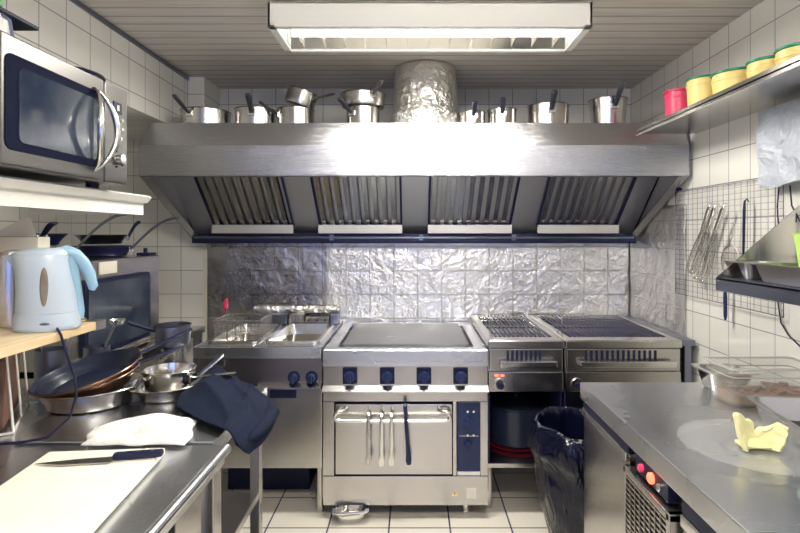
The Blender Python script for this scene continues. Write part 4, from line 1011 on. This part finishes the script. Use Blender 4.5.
k.xform(Matrix.Translation((0.0, 0.0, 0.0)) @ Matrix.Rotation(R(-4), 4, 'X')); k.build('water_gauge', M['gauge'], KT)
k = MB(); k.lathe([(0, 0), (1, 0), (0.8, 0.002), (0, 0.002)], n=24); k.xform(Matrix.Translation((-0.004, -0.0745, 0.022)) @ Matrix.Rotation(R(90), 4, 'X') @ Matrix.Diagonal((0.012, 0.004, 1, 1))); k.build('oval_badge', M['steel_dark'], KT)
k = MB()
k.tube([(-0.905, 1.36, 1.158), (-0.893, 1.345, 1.157), (-0.882, 1.34, 1.145), (-0.880, 1.36, 1.09), (-0.884, 1.40, 1.02), (-0.90, 1.43, 0.965), (-0.93, 1.45, 0.90), (-0.97, 1.42, 0.858), (-1.02, 1.40, 0.853), (-1.12, 1.38, 0.852)], 0.0032, 8)
k.xform(Matrix.Rotation(-R(32), 4, 'Z') @ Matrix.Translation((0.956, -1.40, -1.151)))
k.build('power_cord', M['black'], KT, label='black power cord')
for ch in KT.children:
    if ch.name != 'power_cord': ch.scale = (0.9, 0.9, 0.94)
# steel canister and cream box behind the kettle
o = MB().lathe([(0, 0), (0.038, 0), (0.04, 0.01), (0.04, 0.17), (0.034, 0.20), (0, 0.205)], n=32).build('canister', M['steel_h'], loc=(-1.075, 1.435, 1.151))
tag(o, 'steel canister half hidden behind the blue kettle at left edge', 'canister')
t = thing('carton', 'cream cardboard carton with open flap behind the kettle', 'carton', (-1.10, 1.492, 1.151))
MB().box(-0.10, 0.055, 0, 0.05, 0.0, 0.238, 0.003).build('box', M['paper'], t)
MB().prism([(-0.10, 0.02, 0.239), (0.035, 0.02, 0.239), (0.02, 0.02, 0.29), (0.005, 0.02, 0.295)], (0, 0.002, 0)).build('flap', M['paper'], t)
# wire rack with brown boards under the wooden shelf
ra = R(29)
t = thing('board_rack', 'white wire rack holding worn brown boards under the wooden shelf', 'rack', (-1.205, 1.57, 0.8505), ra)
k = MB()
for y in (-0.14, 0.0, 0.14):
    k.tube([(-0.045, y, 0.004), (-0.03, y, 0.22), (0.03, y, 0.22), (0.045, y, 0.004)], 0.0035, 8)
k.tube([(0.045, -0.15, 0.004), (0.045, 0.15, 0.004), (-0.045, 0.15, 0.004), (-0.045, -0.15, 0.004)], 0.0035, 8, closed=True)
k.build('wire_frame', M['white_metal'], t)
for i, x in enumerate((-0.017, 0.014)):
    o = MB().box(-0.007, 0.007, -0.13, 0.13, 0, 0.19, 0.004).build('brown_board', M['brown'], loc=(-1.205+x*math.cos(ra), 1.57+x*math.sin(ra), 0.859), rot=(0, R(2), ra))
    tag(o, ['worn brown board at the wall side of the wire rack', 'worn brown board at the aisle side of the wire rack'][i], 'board')
# jar of ladles behind
def jar(label, x, y, r, h, mat, z=TZ+0.0005):
    t = thing('utensil_jar', label, 'jar', (x, y, z))
    MB().lathe([(0, 0), (r*0.9, 0), (r, 0.01), (r, h), (r*0.94, h), (r*0.9, 0.012), (0, 0.01)], n=30).build('body', mat, t); return t
jar('dark steel utensil jar in the far left corner of the table', -1.25, 1.85, 0.05, 0.15, M['steel_dark'])
jar('second utensil jar on the stand behind the pan stack', -1.20, 2.03, 0.045, 0.13, M['steel_dark'], 0.841)
for i, (x, y, dx, dy, zt, lab) in enumerate(((-1.26, 1.85, -0.05, -0.02, 0.26, 'steel ladle leaning left in the corner jar'), (-1.24, 1.85, 0.07, 0.0, 0.24, 'steel ladle leaning towards the aisle in the corner jar'), (-1.20, 2.03, 0.08, -0.02, 0.22, 'steel ladle in the jar on the rear stand'))):
    z = TZ+0.014 if y < 1.9 else 0.855
    t = thing('ladle', lab, 'ladle', (x, y, z))
    MB().tube([(0, 0, 0), (dx*0.4, dy*0.4, zt*0.5), (dx, dy, zt*0.92)], 0.004, 8).build('handle', M['pot'], t)
    MB().lathe([(0, -0.024), (0.022, -0.018), (0.032, 0), (0.029, 0), (0.02, -0.015), (0, -0.02)], (dx*1.1, dy, zt), 22).build('bowl', M['bright'], t)

# ------------------------------------------------------------ microwave and its shelf
S4 = thing('wall_shelf', 'cream painted metal wall shelf carrying the microwave', 'shelf', (0, 0, 0))
b = MB(); b.box(XL+0.005, -0.925, 0.60, 1.875, 1.519, 1.530, 0.002)
b.prism([(-0.925, 0.60, 1.530), (-0.915, 0.60, 1.524), (-0.930, 0.60, 1.505), (-0.945, 0.60, 1.502), (-0.945, 0.60, 1.463), (-0.951, 0.60, 1.463), (-0.951, 0.60, 1.519)], (0, 1.275, 0))
b.build('board', M['white_metal'], S4)
MB().box(XL+0.005, -0.96, 1.865, 1.873, 1.465, 1.518).build('end_rail', M['white_metal'], S4)
MB().box(-1.30, -0.96, 1.45, 1.50, 1.485, 1.5185, 0.002).build('underside_batten', M['rust'], S4)
MW = thing('microwave', 'steel microwave oven with big curved double handle on the cream wall shelf', 'microwave', (0, 0, 0))
mx, my0, my1, mz0, mz1 = -0.872, 1.13, 1.635, 1.545, 1.832
b = MB(); b.box(-1.30, mx-0.02, my0, my1, mz0, mz1, 0.005); b.build('housing', M['microwave'], MW)
for (x, y) in ((-1.25, my0+0.05), (-0.95, my0+0.05), (-1.25, my1-0.05), (-0.95, my1-0.05)): MB().cyl((x, y, 1.531), (x, y, mz0+0.001), 0.018, n=12).build('foot', M['black'], MW)
dr_ = MB().box(mx-0.02, mx, my0, 1.512, mz0, mz1, 0.006).build('door', M['microwave'], MW)
facepanel(my0+0.012, 1.485, mz0+0.036, mz1-0.042, mx-0.001, 0.003, 0.02).build('door_frame', M['matt_black'], dr_)
facepanel(my0+0.05, 1.47, mz0+0.055, mz1-0.065, mx+0.001, 0.003, 0.015).build('glass', M['ovenglass'], dr_)
MB().box(mx-0.02, mx, 1.515, my1, mz0, mz1, 0.006).build('control_panel', M['microwave'], MW)
for (amp) in (-1, 1):
    pts = []
    for i in range(17):
        q = i/16; sn = math.sin(q*PI)
        pts.append((mx+0.002+0.040*sn**0.6 if 0 < q < 1 else mx, 1.462+amp*0.040*sn**0.9, mz0+0.025+q*(mz1-mz0-0.06)))
    MB().tube(pts, [0.004+0.0045*math.sin(PI*i/16) for i in range(17)], 10).build('handle', M['bright'], dr_)
k = MB().box(mx-0.001, mx+0.003, 1.555, 1.598, 1.752, 1.785, 0.001); k.build('display', M['black'], MW)
k = MB().box(mx+0.002, mx+0.004, 1.572, 1.582, 1.760, 1.776); k.build('display_digit', M['paper'], MW)
for (y, z) in ((1.60, 1.735), (1.60, 1.71), (1.595, 1.68)): MB().cyl((mx-0.001, y, z), (mx+0.004, y, z), 0.004, n=12).build('button', M['bright'], MW)
MB().lathe([(0, 0), (0.016, 0), (0.014, 0.016), (0, 0.017)], n=24).xform(Matrix.Translation((mx, 1.583, 1.618)) @ ry).build('control_dial', M['bright'], MW)
for a in range(5):
    an = R(40+a*70); MB().cyl((mx-0.001, 1.583+0.028*math.cos(an), 1.618+0.024*math.sin(an)), (mx+0.003, 1.583+0.028*math.cos(an), 1.618+0.024*math.sin(an)), 0.003, n=10).build('button', M['black'], MW)
# on the microwave
t = thing('serving_tray', 'round tray with black rim lying on top of the microwave', 'tray', (-0.99, 1.52, mz1+0.001))
MB().lathe([(0, 0), (0.07, 0), (0.095, 0.012), (0.093, 0.014), (0.068, 0.003), (0, 0.003)], n=44).build('dish', M['paper'], t)
MB().tube([(0.097*math.cos(2*PI*i/40), 0.097*math.sin(2*PI*i/40), 0.016) for i in range(40)], 0.005, 8, closed=True).build('rim', M['black'], t)
t = thing('storage_pot', 'white pot with black clip at the left end of the microwave top', 'pot', (-1.005, 1.24, mz1+0.001))
MB().lathe([(0, 0), (0.055, 0), (0.06, 0.01), (0.06, 0.07), (0.055, 0.074), (0, 0.074)], n=36).build('body', M['white_metal'], t)
MB().tube([(0.058, -0.01, 0.07), (0.070, 0.0, 0.06), (0.070, 0.01, 0.025), (0.064, 0.012, 0.01)], 0.004, 8).build('clip', M['steel_dark'], t)
o = MB().box(-0.11, 0.048, -0.13, 0.13, 0, 0.010, 0.003).build('board', M['black'], loc=(-0.99, 1.22, mz1+0.077))
tag(o, 'thin black board lying on the white pot above the microwave', 'board')
o = MB().box(-0.05, 0.05, -0.05, 0.05, 0, 0.14, 0.003).build('carton', M['can_green'], loc=(-0.995, 1.185, mz1+0.089))
tag(o, 'green printed carton on the black board above the microwave', 'carton')

# ------------------------------------------------------------ light, camera, view
wd = bpy.data.worlds.new('blue_fill'); S.world = wd; wd.use_nodes = True
wb = wd.node_tree.nodes['Background']; wb.inputs[0].default_value = (0.34, 0.46, 1.0, 1); wb.inputs[1].default_value = 1.7  # blue fill that enters by the added opening behind the camera
cam = bpy.data.cameras.new('camera'); co = bpy.data.objects.new('camera', cam); C.objects.link(co)
co.location = (0, 0, CZ); co.rotation_euler = (R(90), 0, 0)
cam.sensor_width = 36; cam.lens = FPX*36/800; cam.shift_x = -(413-400)/800; cam.shift_y = -(266.5-233)/800; cam.clip_start = 0.02
S.camera = co
S.view_settings.view_transform = 'Standard'; S.view_settings.look = 'None'; S.view_settings.gamma = 1
S.view_settings.exposure = 0.42
